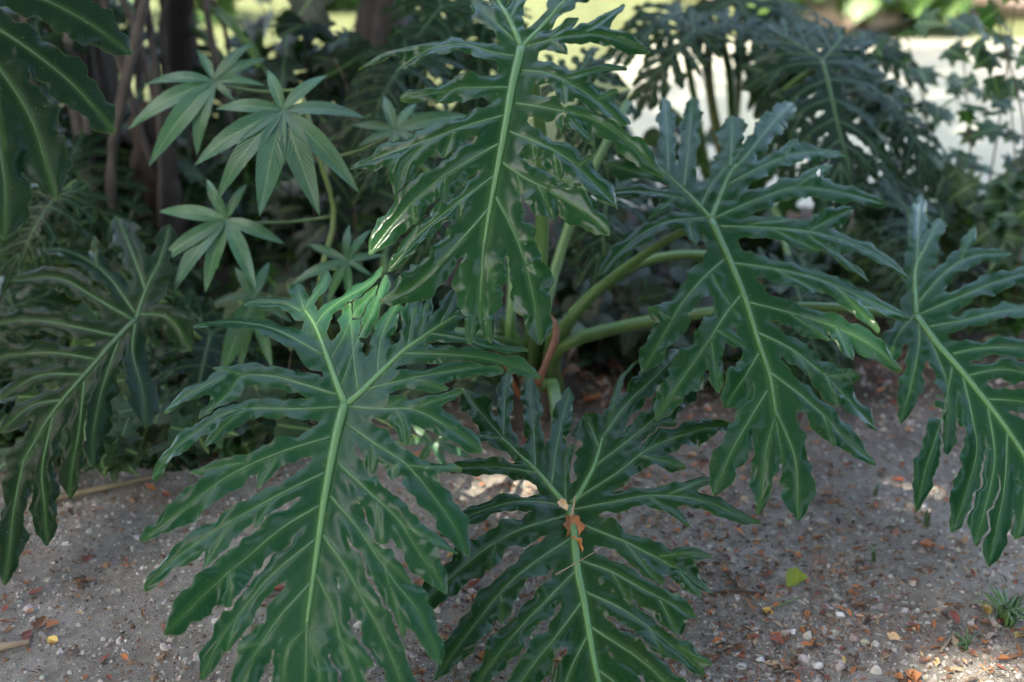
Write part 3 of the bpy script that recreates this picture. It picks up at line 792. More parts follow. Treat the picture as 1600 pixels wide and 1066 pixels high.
A_RIBS = [
    (34, .0105, .0038, [(539, 631), (527, 676), (516, 730), (507, 781), (498, 843), (491, 893), (480, 974)]),
    (17, .0075, .0025, [(539, 631), (528, 605), (512, 560), (493, 510), (476, 484)]),
    (20, .0075, .0025, [(541, 633), (570, 608), (627, 552), (669, 521), (714, 493)])]
A_LOBES = [
    [(34, [(480, 974), (478, 1040), (472, 1135)]), (16, [(481, 980), (500, 1050), (506, 1110)]), (16, [(477, 985), (448, 1015), (440, 1090)])],
    [(19, [(505, 555), (425, 513), (358, 501), (304, 506)])],
    [(12, [(473, 487), (439, 474), (380, 470)])],
    [(11, [(476, 484), (466, 456), (463, 440)])],
    [(8, [(477, 482), (505, 442), (510, 421)])],
    [(12, [(493, 510), (510, 487), (536, 468), (584, 437), (597, 416)])],
    [(9, [(517, 563), (537, 524), (556, 482), (582, 453), (596, 427)])],
    [(10, [(534, 603), (560, 530), (582, 484), (598, 442), (601, 419)])],
    [(18, [(528, 618), (453, 594), (425, 586), (375, 585), (355, 608), (308, 646)]), (9, [(385, 584), (335, 575)]), (13, [(348, 590), (293, 617), (256, 641)])],
    [(16, [(533, 636), (467, 639), (397, 636), (346, 643), (304, 667), (270, 688), (232, 731)]), (12, [(385, 638), (349, 665), (320, 694)])],
    [(18, [(522, 682), (439, 707), (369, 737), (321, 767), (270, 806), (222, 841)]), (14, [(341, 753), (313, 798)]), (9, [(385, 724), (298, 736)]), (10, [(431, 715), (403, 760)])],
    [(17, [(510, 738), (439, 772), (369, 809), (321, 837), (270, 871), (224, 913)]), (15, [(363, 815), (320, 884)]), (12, [(425, 781), (400, 822)])],
    [(18, [(501, 790), (439, 826), (369, 882), (313, 924), (294, 941), (252, 977)]), (18, [(360, 890), (360, 952)])],
    [(17, [(494, 843), (420, 902), (381, 947), (339, 998), (310, 1052)]), (12, [(369, 968), (354, 1014)])],
    [(18, [(486, 911), (432, 971), (396, 1022), (366, 1080)]), (11, [(408, 1004), (372, 1013)])],
    [(15, [(560, 612), (553, 555), (545, 473)])],
    [(15, [(591, 585), (596, 527), (621, 471)])],
    [(13, [(638, 542), (646, 484), (652, 456)]), (9, [(655, 520), (672, 462)])],
    [(15, [(690, 505), (702, 480), (712, 452)])],
    [(11, [(669, 521), (725, 529), (767, 541), (824, 545)])],
    [(14, [(629, 553), (697, 553), (767, 558), (841, 577)])],
    [(15, [(570, 610), (635, 593), (697, 579), (748, 569), (796, 569)]), (11, [(640, 592), (703, 610)])],
    [(17, [(545, 636), (599, 639), (646, 639), (697, 662), (750, 697)]), (11, [(652, 636), (722, 610)]), (12, [(604, 637), (632, 620)]), (11, [(618, 641), (629, 662), (635, 698)])],
    [(19, [(541, 662), (586, 693), (634, 724), (679, 775), (707, 814), (727, 857)]), (11, [(637, 726), (719, 733)]), (9, [(583, 692), (580, 745)]), (13, [(623, 720), (614, 747)])],
    [(18, [(527, 722), (575, 767), (623, 812), (651, 857), (679, 893), (693, 918)]), (16, [(589, 786), (598, 860)]), (10, [(634, 822), (713, 862)])],
    [(17, [(516, 775), (553, 817), (581, 857), (615, 906), (654, 956), (684, 1031)]), (10, [(575, 851), (639, 905)]), (12, [(600, 884), (630, 990)])],
    [(18, [(505, 836), (540, 887), (573, 947), (597, 992), (627, 1064), (640, 1098)]), (11, [(560, 920), (592, 950)])],
    [(16, [(495, 899), (519, 950), (534, 1004), (555, 1061), (566, 1112)]), (9, [(531, 998), (582, 1040)])],
]
traced = {}
traced['A'] = traced_leaf(central, [(539, 631, 2.50), (480, 1066, 2.16), (230, 731, 2.46)], A_RIBS, A_LOBES, 11,
                          make_H(.16, .45, .10, .35), wk=1.28, ruffle=.0045, droop=.05, label='broad leaf nearest the viewer at lower left')

B_RIBS = [
    (30, .0105, .0036, [(815, 74), (812, 87), (800, 138), (791, 192), (782, 240), (773, 288), (766, 324), (757, 381)]),
    (18, .0065, .0025, [(815, 74), (797, 33), (779, 0), (762, -45)]),
    (18, .0055, .0025, [(817, 73), (848, 39), (878, 6), (905, -30)])]
B_LOBES = [
    [(29, [(757, 375), (752, 430), (747, 500)]), (8, [(742, 490), (733, 538)]), (8, [(755, 480), (767, 532)]), (15, [(760, 400), (772, 452)])],
    [(15, [(806, 66), (767, 27), (738, -4)])],
    [(13, [(797, 30), (809, 0), (815, -30)])],
    [(16, [(770, -25), (755, -75)])],
    [(15, [(880, 4), (915, -18), (960, -30)])],
    [(14, [(895, -20), (900, -60)])],
    [(14, [(818, 74), (860, 63), (905, 54), (950, 56), (1013, 78)]), (12, [(910, 54), (945, 30), (974, 6)]), (12, [(858, 62), (902, 30)]), (10, [(863, 66), (884, 84)])],
    [(17, [(815, 111), (854, 114), (881, 125), (920, 147), (956, 174), (983, 205)]), (11, [(884, 124), (929, 111), (977, 105)]), (10, [(935, 153), (963, 141)]), (11, [(880, 127), (881, 165), (877, 205)])],
    [(15, [(805, 162), (840, 166), (869, 171), (925, 182), (978, 212), (1034, 259)]), (9, [(890, 185), (926, 222)])],
    [(18, [(796, 206), (845, 225), (884, 246), (920, 276), (962, 318)]), (9, [(905, 257), (926, 243)]), (13, [(830, 221), (836, 249)]), (14, [(866, 240), (872, 283)])],
    [(18, [(785, 254), (827, 282), (884, 310), (926, 336), (950, 359)]), (20, [(840, 288), (863, 340)]), (10, [(808, 270), (813, 300)])],
    [(22, [(775, 308), (799, 353), (819, 403), (833, 460), (841, 519)]), (12, [(805, 372), (830, 372)]), (14, [(822, 408), (842, 423)])],
    [(17, [(808, 89), (764, 81), (728, 69), (680, 72), (650, 84), (620, 105)]), (11, [(700, 70), (620, 81), (585, 94), (562, 105)])],
    [(20, [(797, 137), (746, 137), (710, 138), (682, 158)]), (9, [(695, 143), (626, 153)])],
    [(19, [(791, 180), (725, 198), (665, 219), (605, 237), (548, 258)]), (17, [(674, 218), (635, 255), (618, 303)]), (14, [(710, 207), (692, 246)])],
    [(19, [(782, 224), (710, 264), (656, 302), (619, 338), (594, 367), (577, 388)]), (12, [(644, 315), (650, 353)]), (14, [(695, 277), (695, 313)])],
    [(15, [(774, 274), (729, 306), (687, 338), (650, 367), (625, 398), (606, 417)]), (12, [(718, 316), (718, 341)])],
    [(18, [(764, 326), (734, 361), (695, 400), (659, 434), (628, 454), (594, 465)])],
]
traced['B'] = traced_leaf(central, [(815, 74, 2.78), (745, 530, 2.42), (560, 250, 2.66)], B_RIBS, B_LOBES, 22,
                          make_H(.22, .9, .15, .6), mat='blade_glossy', wk=1.26, ruffle=.0065, pillow=.004, quilt=.0006, droop=.08, label='tall glossy ruffled leaf hanging at top centre')

C_RIBS = [
    (27, .0085, .0032, [(1111, 343), (1124, 372), (1140, 407), (1156, 445), (1168, 478), (1186, 537), (1203, 586), (1213, 648)]),
    (14, .005, .002, [(1111, 343), (1095, 324), (1068, 297), (1030, 263)]),
    (16, .0065, .0025, [(1111, 343), (1124, 311), (1137, 279), (1150, 258)])]
C_LOBES = [
    [(17, [(1213, 645), (1228, 677), (1244, 723), (1248, 809)]), (15, [(1211, 653), (1199, 694), (1193, 743), (1188, 793)]), (16, [(1213, 660), (1222, 720)])],
    [(11, [(1030, 263), (1005, 240), (985, 215)])],
    [(12, [(1068, 297), (1076, 232), (1086, 139)])],
    [(11, [(1044, 275), (1043, 209), (1041, 142)])],
    [(11, [(1038, 274), (993, 268), (945, 251)])],
    [(12, [(1067, 311), (1028, 302), (984, 297), (952, 299)]), (9, [(1055, 308), (1016, 340)])],
    [(14, [(1108, 340), (1073, 343), (1041, 346), (1000, 366), (961, 397), (939, 423)]), (11, [(1076, 345), (1086, 380)])],
    [(15, [(1145, 268), (1175, 232), (1207, 190), (1245, 149)])],
    [(15, [(1138, 289), (1191, 260), (1239, 238), (1287, 230), (1325, 232)]), (10, [(1226, 244), (1245, 216)])],
    [(12, [(1095, 324), (1111, 289), (1137, 257), (1159, 232)])],
    [(17, [(1141, 262), (1143, 228), (1144, 180)])],
    [(16, [(1115, 342), (1175, 315), (1239, 292), (1287, 292), (1335, 299), (1386, 311)]), (10, [(1241, 293), (1299, 257)])],
    [(16, [(1124, 354), (1191, 356), (1258, 361), (1319, 375), (1373, 397), (1417, 429)]), (13, [(1266, 360), (1331, 324)]), (12, [(1207, 359), (1280, 391)]), (10, [(1264, 369), (1312, 401), (1357, 439)]), (10, [(1170, 352), (1245, 342)])],
    [(16, [(1141, 411), (1228, 423), (1290, 438), (1352, 463), (1422, 491)]), (13, [(1211, 422), (1286, 458)]), (10, [(1306, 448), (1372, 516)])],
    [(15, [(1170, 473), (1228, 487), (1302, 508), (1360, 533), (1409, 570)]), (13, [(1236, 491), (1294, 529)]), (11, [(1306, 510), (1331, 562)])],
    [(16, [(1184, 520), (1236, 545), (1286, 582), (1323, 615), (1372, 659)]), (15, [(1290, 585), (1310, 630)]), (11, [(1240, 549), (1269, 586)]), (9, [(1295, 586), (1343, 586)])],
    [(15, [(1203, 582), (1248, 615), (1286, 648), (1323, 686), (1368, 721)]), (14, [(1286, 650), (1302, 692)])],
    [(17, [(1133, 405), (1100, 434), (1067, 471), (1042, 512), (1007, 570)]), (10, [(1050, 495), (1015, 481)]), (13, [(1112, 430), (1153, 496)])],
    [(18, [(1160, 460), (1137, 487), (1112, 525), (1078, 572), (1030, 640)]), (11, [(1112, 535), (1116, 566), (1124, 611)]), (10, [(1120, 515), (1162, 540)])],
    [(16, [(1186, 553), (1162, 591), (1133, 632)])],
    [(16, [(1199, 611), (1174, 652), (1145, 702), (1118, 764)])],
]
traced['C'] = traced_leaf(central, [(1111, 343, 2.92), (1235, 800, 2.52), (1420, 430, 2.86)], C_RIBS, C_LOBES, 33,
                          make_H(.14, .55, .10, .3), ruffle=.0055, droop=.05, label='large leaf at centre right above the bare dirt')

D_RIBS = [
    (30, .0095, .0045, [(887, 791), (896, 825), (902, 889), (912, 936), (920, 983), (932, 1049), (945, 1100)]),
    (18, .006, .0025, [(884, 788), (875, 779), (837, 735), (784, 685)]),
    (18, .006, .0025, [(892, 788), (903, 776), (928, 729), (941, 685)])]
D_LOBES = [
    [(30, [(942, 1085), (952, 1130), (965, 1190)])],
    [(14, [(784, 685), (747, 638), (727, 605)])],
    [(10, [(786, 684), (789, 622), (794, 579)])],
    [(12, [(836, 734), (833, 654), (825, 579)])],
    [(12, [(861, 760), (872, 685), (884, 632), (891, 597)])],
    [(10, [(784, 686), (747, 680), (735, 679)])],
    [(13, [(840, 740), (778, 729), (700, 726)])],
    [(15, [(877, 790), (816, 783), (762, 794), (719, 810), (690, 830)])],
    [(18, [(890, 805), (816, 826), (762, 854), (727, 880), (687, 914), (652, 949)]), (11, [(774, 850), (765, 887)])],
    [(18, [(897, 838), (834, 880), (790, 917), (743, 974), (712, 1014), (681, 1058)]), (15, [(783, 930), (784, 970)])],
    [(16, [(902, 890), (859, 933), (815, 977), (781, 1017), (735, 1080)])],
    [(16, [(910, 940), (871, 992), (834, 1036), (795, 1090)])],
    [(15, [(920, 990), (896, 1036), (884, 1066), (868, 1115)])],
    [(16, [(941, 685), (981, 629), (1028, 582), (1065, 540)]), (5, [(950, 670), (972, 588), (997, 560)])],
    [(20, [(935, 700), (925, 672), (914, 650)])],
    [(7, [(884, 785), (884, 716), (899, 690)])],
    [(17, [(928, 730), (975, 694), (1022, 654), (1069, 607), (1106, 579)]), (11, [(1010, 664), (1056, 657)])],
    [(17, [(906, 777), (966, 738), (1012, 701), (1059, 679), (1106, 663), (1144, 657)]), (13, [(1000, 712), (1069, 726)])],
    [(15, [(893, 797), (966, 783), (1019, 774), (1091, 780), (1137, 797), (1187, 818)]), (12, [(1044, 773), (1091, 754), (1122, 746)]), (11, [(1015, 776), (1075, 819)])],
    [(18, [(898, 816), (952, 836), (984, 849), (1046, 877), (1087, 899), (1115, 914)]), (11, [(1031, 866), (1109, 867)]), (12, [(977, 848), (1021, 899), (1056, 933)]), (12, [(1062, 889), (1093, 930)])],
    [(16, [(901, 874), (952, 892), (999, 917), (1046, 942), (1087, 964)]), (13, [(956, 896), (984, 940)]), (20, [(1031, 938), (1060, 992)])],
    [(17, [(908, 922), (968, 949), (1015, 980), (1062, 1014), (1100, 1046)]), (9, [(1062, 1008), (1112, 1036)]), (14, [(1015, 982), (1035, 1020)])],
    [(16, [(920, 978), (968, 1008), (1009, 1036), (1043, 1066), (1078, 1098)])],
    [(15, [(932, 1045), (959, 1066), (995, 1105)])],
]
traced['D'] = traced_leaf(central, [(887, 791, 2.56), (945, 1100, 2.28), (1187, 818, 2.56)], D_RIBS, D_LOBES, 44,
                          make_H(.18, .55, .12, .1), ruffle=.006, droop=.05, label='leaf at bottom centre with dried sheath on its joint')

E_RIBS = [
    (24, .0085, .004, [(1432, 494), (1464, 537), (1513, 593), (1557, 649), (1600, 711), (1640, 790)]),
    (15, .0055, .0025, [(1432, 492), (1430, 426), (1440, 395)])]
E_LOBES = [
    [(15, [(1635, 780), (1650, 830), (1655, 900)])],
    [(14, [(1440, 400), (1451, 376), (1470, 337)])],
    [(12, [(1431, 430), (1436, 350), (1442, 300)])],
    [(14, [(1434, 474), (1482, 420), (1526, 395), (1581, 389)]), (8, [(1500, 410), (1523, 351)])],
    [(14, [(1436, 492), (1501, 463), (1557, 438), (1625, 415)])],
    [(14, [(1451, 511), (1507, 500), (1575, 481), (1645, 470)])],
    [(14, [(1489, 553), (1544, 543), (1645, 545)])],
    [(13, [(1513, 587), (1569, 577), (1645, 590)])],
    [(13, [(1544, 624), (1600, 628), (1650, 640)])],
    [(13, [(1430, 492), (1405, 520), (1388, 560)])],
    [(12, [(1435, 500), (1436, 537), (1424, 599), (1409, 652)])],
    [(14, [(1442, 508), (1467, 562), (1482, 612), (1476, 704)])],
    [(15, [(1505, 590), (1520, 655), (1526, 711), (1492, 816)])],
    [(12, [(1488, 574), (1473, 649), (1445, 735), (1433, 791)])],
    [(16, [(1544, 636), (1554, 723), (1526, 847)])],
    [(16, [(1575, 673), (1569, 766), (1547, 872)])],
    [(14, [(1608, 725), (1600, 797), (1590, 835)])],
]
traced['E'] = traced_leaf(central, [(1432, 494, 2.95), (1640, 790, 2.62), (1640, 470, 2.95)], E_RIBS, E_LOBES, 55,
                          make_H(.14, .5, .12, .3), ruffle=.004, droop=.05, label='leaf at the right edge with drooping dark tips')

# ---- petioles of the central plant
stem_top = BASE_C + Vector((0, 0, .16))
def J(k): return traced[k][1]
trunk_v, trunk_f = tube(smooth_path([(0, .02, -.03), (.01, 0, .08), (0, 0, .2)], 8), np.linspace(.075, .06, 8), seg=14)
obj('stem', mesh_np('stem', trunk_v, trunk_f, M['bark']), central)
pb = lambda dx, dy, dz: BASE_C + Vector((dx, dy, dz))
for k in range(9):
    a = k * .7 + .2; ll = random.uniform(.12, .32)
    p = smooth_path([(.05 * math.cos(a), .05 * math.sin(a), .05), (.09 * math.cos(a), .09 * math.sin(a), .05 + ll * .6), (.13 * math.cos(a + .5), .13 * math.sin(a + .5), .03 + ll * random.uniform(.3, 1.0))], 10)
    v, f = tube(p, np.linspace(.014, .004, 10) * random.uniform(.6, 1.1), seg=7, flat=.5)
    obj('old_sheath', mesh_np('old_sheath', v, f, M['dry_dark' if k % 3 else 'twig']), central)
petiole(central, [pb(-.01, 0, .1), at(832, 520, 3.18), at(846, 390, 3.12), at(846, 220, 3.0), at(826, 90, 2.88), J('B') + Vector((0, .01, -.006))], .021, .0105)
petiole(central, [pb(.02, .02, .1), at(845, 520, 3.24), at(874, 400, 3.3), at(915, 290, 3.36), at(980, 160, 3.45)], .016, .010)
petiole(central, [pb(.03, 0, .1), at(866, 528, 3.2), at(935, 450, 3.12), at(1040, 375, 3.0), J('C') + Vector((0, .01, -.006))], .021, .010)
petiole(central, [pb(.04, .03, .08), at(878, 524, 3.3), at(930, 456, 3.32), at(1010, 408, 3.34), at(1090, 397, 3.35), at(1180, 408, 3.38)], .0165, .011)
petiole(central, [pb(.05, 0, .05), at(872, 545, 3.2), at(980, 508, 3.18), at(1110, 487, 3.12), at(1290, 479, 3.02), J('E') + Vector((0, .01, -.006))], .020, .010)
petiole(central, [pb(-.03, 0, .1), at(800, 540, 3.2), at(700, 520, 3.0), at(600, 560, 2.75), J('A') + Vector((0, .012, -.008))], .020, .0115)
petiole(central, [pb(0, -.03, .08), at(862, 600, 3.1), at(872, 660, 2.95), at(880, 740, 2.72), J('D') + Vector((0, .012, -.008))], .018, .0105)
petiole(central, [pb(-.05, .03, .1), at(798, 520, 3.3), at(800, 430, 3.35), at(790, 330, 3.4)], .014, .010)

# ================================================================== LEFT PHILODENDRON
BASE_L = Vector((-1.15, 3.75, 0)); BASE_L.z = float(surf(BASE_L.x, BASE_L.y))
leftp = thing('philodendron', 'dark split-leaf philodendron filling the left edge of the photo', 'plant', BASE_L)
H_RIBS = [
    (24, .007, .0025, [(213, 499), (186, 526), (138, 580), (96, 628), (66, 670), (36, 724)]),
    (15, .005, .002, [(213, 499), (228, 454), (249, 412)])]
H_LOBES = [
    [(15, [(38, 718), (22, 790), (12, 857), (3, 905)])],
    [(12, [(247, 416), (258, 380), (264, 350)])],
    [(17, [(228, 454), (204, 388), (180, 334)])],
    [(16, [(212, 490), (162, 424), (108, 388), (66, 379)]), (8, [(150, 418), (147, 370)])],
    [(15, [(207, 500), (150, 466), (90, 433), (18, 436)])],
    [(15, [(186, 526), (120, 511), (60, 499), (0, 502), (-40, 520)])],
    [(13, [(150, 562), (78, 550), (0, 553), (-35, 562)])],
    [(13, [(132, 586), (60, 586), (0, 616)])],
    [(13, [(99, 625), (48, 634), (0, 670)])],
    [(15, [(212, 502), (207, 550), (222, 610), (227, 664)])],
    [(15, [(218, 492), (245, 492), (270, 502), (297, 544)])],
    [(15, [(186, 532), (162, 598), (144, 670), (141, 721)])],
    [(14, [(132, 596), (123, 670), (111, 724), (105, 769)])],
    [(15, [(84, 645), (66, 730), (69, 790), (72, 850)])],
]
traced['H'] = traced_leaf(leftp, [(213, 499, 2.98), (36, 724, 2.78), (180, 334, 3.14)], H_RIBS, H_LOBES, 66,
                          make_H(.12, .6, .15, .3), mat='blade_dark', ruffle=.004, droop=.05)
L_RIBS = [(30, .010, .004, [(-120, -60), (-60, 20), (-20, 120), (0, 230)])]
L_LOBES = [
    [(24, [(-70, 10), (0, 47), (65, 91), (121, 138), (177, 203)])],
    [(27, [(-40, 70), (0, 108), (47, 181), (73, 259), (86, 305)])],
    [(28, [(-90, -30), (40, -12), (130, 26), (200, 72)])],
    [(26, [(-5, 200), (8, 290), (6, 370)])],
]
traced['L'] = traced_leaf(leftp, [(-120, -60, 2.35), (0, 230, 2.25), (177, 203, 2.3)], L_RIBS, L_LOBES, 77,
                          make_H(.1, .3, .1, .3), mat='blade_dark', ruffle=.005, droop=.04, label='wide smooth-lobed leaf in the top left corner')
lb = lambda dx, dy, dz: BASE_L + Vector((dx, dy, dz))
petiole(leftp, [lb(.0, 0, .1), at(262, 470, 3.4), at(238, 462, 3.1), J('H') + Vector((0, .01, -.006))], .012, .007)
petiole(leftp, [lb(-.05, -.1, .1), lb(-.3, -.8, .9), J('L') + Vector((-.2, .2, .1)), J('L') + Vector((0, .01, -.006))], .02, .011)

# ---- template leaves for everything further back
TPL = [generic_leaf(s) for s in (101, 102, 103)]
def tpl_leaf(parent, k, jp, tp, nh, wscale=1.0):
    a, b = at(*jp), at(*tp)
    m4 = Matrix.Translation(-parent.location) @ place_mat(a, b, nh, 0.73, wscale)
    me, mr, ms = TPL[k % len(TPL)]
    o = obj('leaf', me, parent, mat4=m4)
    obj('midrib', mr, o); obj('side_veins', ms, o)
    return o, a

def tpl_stalked(parent, base, k, jp, tp, nh, r=.012, wscale=1.0, mat='petiole'):
    o, a = tpl_leaf(parent, k, jp, tp, nh, wscale)
    mid = (base + a) * .5 + Vector((0, .1, .25 * (a.z - base.z) + .05))
    petiole(parent, [base + Vector((0, 0, .08)), mid, a + Vector((0, .008, -.004))], r * 1.4, r * .6, mat=mat, n=14, seg=8)
    return o

NU = Vector((0, -.6, .8))
for k, (jp, tp, nh) in enumerate([
        ((88, 306, 3.35), (-10, 420, 3.2), NU), ((60, 60, 3.9), (-60, 170, 3.7), NU), ((330, 520, 3.5), (300, 700, 3.2), Vector((.3, -.6, .7))),
        ((250, 600, 3.6), (160, 720, 3.4), NU), ((20, 480, 3.6), (-90, 640, 3.4), NU), ((150, 230, 4.3), (40, 330, 4.2), NU),
        ((330, 640, 3.4), (330, 760, 3.2), Vector((.2, -.7, .6))),
        ((40, 200, 4.0), (110, 320, 3.8), NU), ((230, 190, 4.2), (180, 310, 4.0), NU), ((140, 20, 4.5), (90, 120, 4.3), NU), ((260, 60, 4.6), (330, 170, 4.4), NU), ((60, 260, 3.7), (0, 330, 3.5), NU), ((300, 280, 4.2), (260, 390, 4.0), NU),
        ((180, 640, 3.35), (150, 790, 3.2), NU), ((270, 650, 3.3), (250, 770, 3.15), NU), ((90, 620, 3.4), (40, 760, 3.25), NU),
        ((380, 600, 3.45), (420, 720, 3.3), Vector((.2, -.7, .6))), ((20, 640, 3.4), (-40, 780, 3.2), NU), ((230, 560, 3.6), (290, 660, 3.45), NU),
        ((450, 620, 3.5), (500, 720, 3.4), Vector((.2, -.7, .6))), ((110, 250, 3.9), (190, 380, 3.7), NU), ((180, 380, 3.8), (250, 470, 3.6), NU)]):
    tpl_stalked(leftp, BASE_L, k, jp, tp, nh)

# ================================================================== PHILODENDRON BEHIND, RIGHT
BASE_R = Vector((.72, 4.45, 0)); BASE_R.z = float(surf(BASE_R.x, BASE_R.y))
rightp = thing('philodendron', 'blurred dark philodendron with pale upright stalks behind at top right', 'plant', BASE_R)
for k, (jp, tp, nh, ws) in enumerate([
        ((1285, 95, 3.75), (1345, 305, 3.5), Vector((.1, -.75, .6)), 1.0),
        ((1085, 48, 4.05), (990, 140, 3.9), Vector((-.1, -.5, .85)), .95),
        ((1140, 40, 4.2), (1290, 70, 4.1), Vector((.1, -.5, .85)), 1.0),
        ((1060, 20, 4.2), (960, 60, 4.0), Vector((-.1, -.5, .85)), 1.0),
        ((1150, 0, 4.4), (1200, -120, 4.6), Vector((0, -.5, .85)), 1.0),
        ((1420, 330, 3.7), (1440, 470, 3.5), Vector((.2, -.7, .6)), .9),
        ((1240, 440, 3.6), (1300, 600, 3.4), Vector((.2, -.7, .6)), 1.0),
        ((1260, 60, 4.2), (1400, 120, 4.0), Vector((.1, -.6, .8)), 1.0), ((1320, 120, 4.1), (1440, 210, 3.9), Vector((.2, -.7, .7)), .9),
        ((1240, 110, 4.2), (1225, 260, 4.0), Vector((-.1, -.7, .7)), .8), ((1300, 240, 4.0), (1400, 330, 3.8), Vector((.2, -.7, .7)), .9),
        ((1200, 60, 4.4), (1230, 190, 4.2), Vector((0, -.7, .7)), .8),
        ((1380, 150, 4.0), (1480, 260, 3.8), Vector((.2, -.7, .7)), .9), ((1350, 60, 4.4), (1450, 100, 4.2), Vector((.1, -.6, .8)), .9),
        ((1200, 10, 4.5), (1290, 30, 4.3), Vector((.1, -.6, .8)), 1.0), ((1380, 260, 3.9), (1450, 350, 3.75), Vector((.2, -.7, .7)), .9)]):
    tpl_leaf(rightp, k, jp, tp, nh, ws)
rb = lambda dx, dy, dz: BASE_R + Vector((dx, dy, dz))
for (p, r, mt) in [((1108, 60, 4.05), .017, 'petiole_tan'), ((1128, 60, 4.15), .016, 'petiole'), ((1290, 97, 3.77), .013, 'petiole'),
                   ((1058, 24, 4.2), .013, 'petiole'), ((1150, 5, 4.4), .013, 'petiole_tan'), ((1000, 150, 4.3), .011, 'petiole'), ((1422, 330, 3.7), .011, 'petiole'), ((1242, 440, 3.6), .011, 'petiole')]:
    a = at(*p)
    petiole(rightp, [rb(random.uniform(-.04, .04), 0, .05), (rb(0, 0, .1) + a) * .5 + Vector((random.uniform(-.05, .05), .06, .12)), a], r * 1.15, r * .75, mat=mt, n=14, seg=8)

# ================================================================== PHILODENDRON BEHIND, CENTRE LEFT
BASE_M = Vector((-.42, 4.3, 0)); BASE_M.z = float(surf(BASE_M.x, BASE_M.y))
midp = thing('philodendron', 'dim philodendron behind the tall hanging leaf at top centre', 'plant', BASE_M)
for k, (jp, tp, nh) in enumerate([
        ((690, 10, 3.9), (600, 110, 3.7), NU), ((760, 30, 4.0), (740, 160, 3.8), NU), ((640, 90, 3.7), (545, 190, 3.5), NU),
        ((650, 190, 3.4), (560, 260, 3.2), NU), ((720, -40, 4.2), (640, -20, 4.0), NU), ((700, 300, 3.6), (640, 400, 3.4), NU),
        ((900, 120, 3.6), (960, 260, 3.4), NU), ((600, 470, 3.6), (560, 600, 3.4), NU), ((950, 300, 3.7), (930, 420, 3.5), NU)]):
    tpl_stalked(midp, BASE_M, k + 1, jp, tp, nh, r=.011)

# ================================================================== PALMATE PLANT
def leaflet_mesh(name='leaflet', hw=.105, mat='palmate'):
    n, mrow = 14, 6
    V, UV, F = [], [], []
    for i in range(n + 1):
        t = i / n
        w = hw * (math.sin(math.pi * t ** 0.85) ** 0.85 * (1 - .15 * t) + .02 * (1 - t))
        if i == n: w = .001
        for j in range(mrow + 1):
            u = j / mrow * 2 - 1
            x = u * w
            z = .075 * math.sin(math.pi * t) - .05 * t * t + abs(u) * w * .22 - .006 * math.cos(t * 40) * abs(u) ** 2 * .5
            V.append((x, t, z)); UV.append((j / mrow, t))
    for i in range(n):
        for j in range(mrow):
            a = i * (mrow + 1) + j
            F.append((a, a + 1, a + mrow + 2, a + mrow + 1))
    return mesh_np(name, V, F, M[mat], uv=UV)
LEAFLETS = [leaflet_mesh(hw=h) for h in (.104, .112, .12)]
BASE_P = Vector((-.40, 3.45, 0)); BASE_P.z = float(surf(BASE_P.x, BASE_P.y))
palm = thing('palmate_plant', 'upright plant with star-shaped leaves of long narrow leaflets left of centre', 'plant', BASE_P)
stem_pts = [Vector((0, 0, -.02)), at(500, 470, 3.35) - BASE_P, at(522, 340, 3.28) - BASE_P, at(500, 250, 3.22) - BASE_P, at(470, 140, 3.2) - BASE_P]
v, f = tube(smooth_path([tuple(p) for p in stem_pts], 22), np.linspace(.010, .0045, 22), seg=8)
obj('stem', mesh_np('stem', v, f, M['palmate_stem']), palm)
def palmate_leaf(hub, tips, d, sidepx, nh=Vector((0, -.68, .73)), tipd=None):
    c = at(hub[0], hub[1], d)
    n = nh.normalized()
    # hub and stalk: the part, leaflets are its pieces
    st = at(sidepx[0], sidepx[1], sidepx[2])
    path = smooth_path([tuple(st - c), tuple((st - c) * .5 + Vector((0, .03, -.02))), (0, .006, -.008), (0, 0, 0)], 12)
    v, f = tube(path, np.linspace(.0035, .0030, 12), seg=7)
    o = obj('leaf', mesh_np('leaf_stalk', v, f, M['palmate_stem']), palm, loc=c - BASE_P)
    for i, (tx, ty) in enumerate(tips):
        r = ray(tx, ty)
        t = n.dot(c - CAM) / n.dot(r)
        b = CAM + r * t
        if (b - c).length > 0.48: b = c + (b - c).normalized() * .48
        b = b - n * (.10 * (b - c).length)
        m4 = place_mat(Vector((0, 0, 0)), b - c, (n + Vector((random.uniform(-.25, .25), random.uniform(-.2, .2), 0))).normalized(), 1.0, random.uniform(.92, 1.1))
        obj('leaflet', LEAFLETS[i % 3], o, mat4=m4)
    return o
palmate_leaf((442, 173), [(416, 100), (510, 108), (572, 173), (560, 288), (496, 324), (402, 326), (330, 303), (297, 247), (333, 161), (430, 290)], 3.0, (480, 170, 3.2))
palmate_leaf((334, 127), [(306, 70), (395, 57), (414, 84), (413, 127), (367, 156), (302, 234), (227, 247), (193, 190), (223, 121)], 3.15, (472, 140, 3.25))
palmate_leaf((354, 343), [(319, 272), (384, 281), (443, 375), (398, 446), (317, 450), (263, 449), (236, 410), (243, 322)], 3.12, (522, 338, 3.28))
palmate_leaf((542, 408), [(544, 345), (579, 353), (602, 395), (580, 428), (545, 470), (510, 470), (452, 438), (478, 377)], 3.1, (512, 420, 3.32))
palmate_leaf((617, 204), [(736, 171), (651, 155), (599, 143), (548, 190), (556, 226), (610, 275), (680, 240)], 3.12, (500, 250, 3.24))
palmate_leaf((397, 464), [(365, 412), (420, 404), (456, 500), (423, 571), (372, 572), (341, 582), (330, 470)], 3.2, (500, 465, 3.36))
palmate_leaf((675, 690), [(610, 690), (640, 660), (725, 680), (740, 715), (700, 740), (650, 735)], 2.98, (560, 640, 3.3))

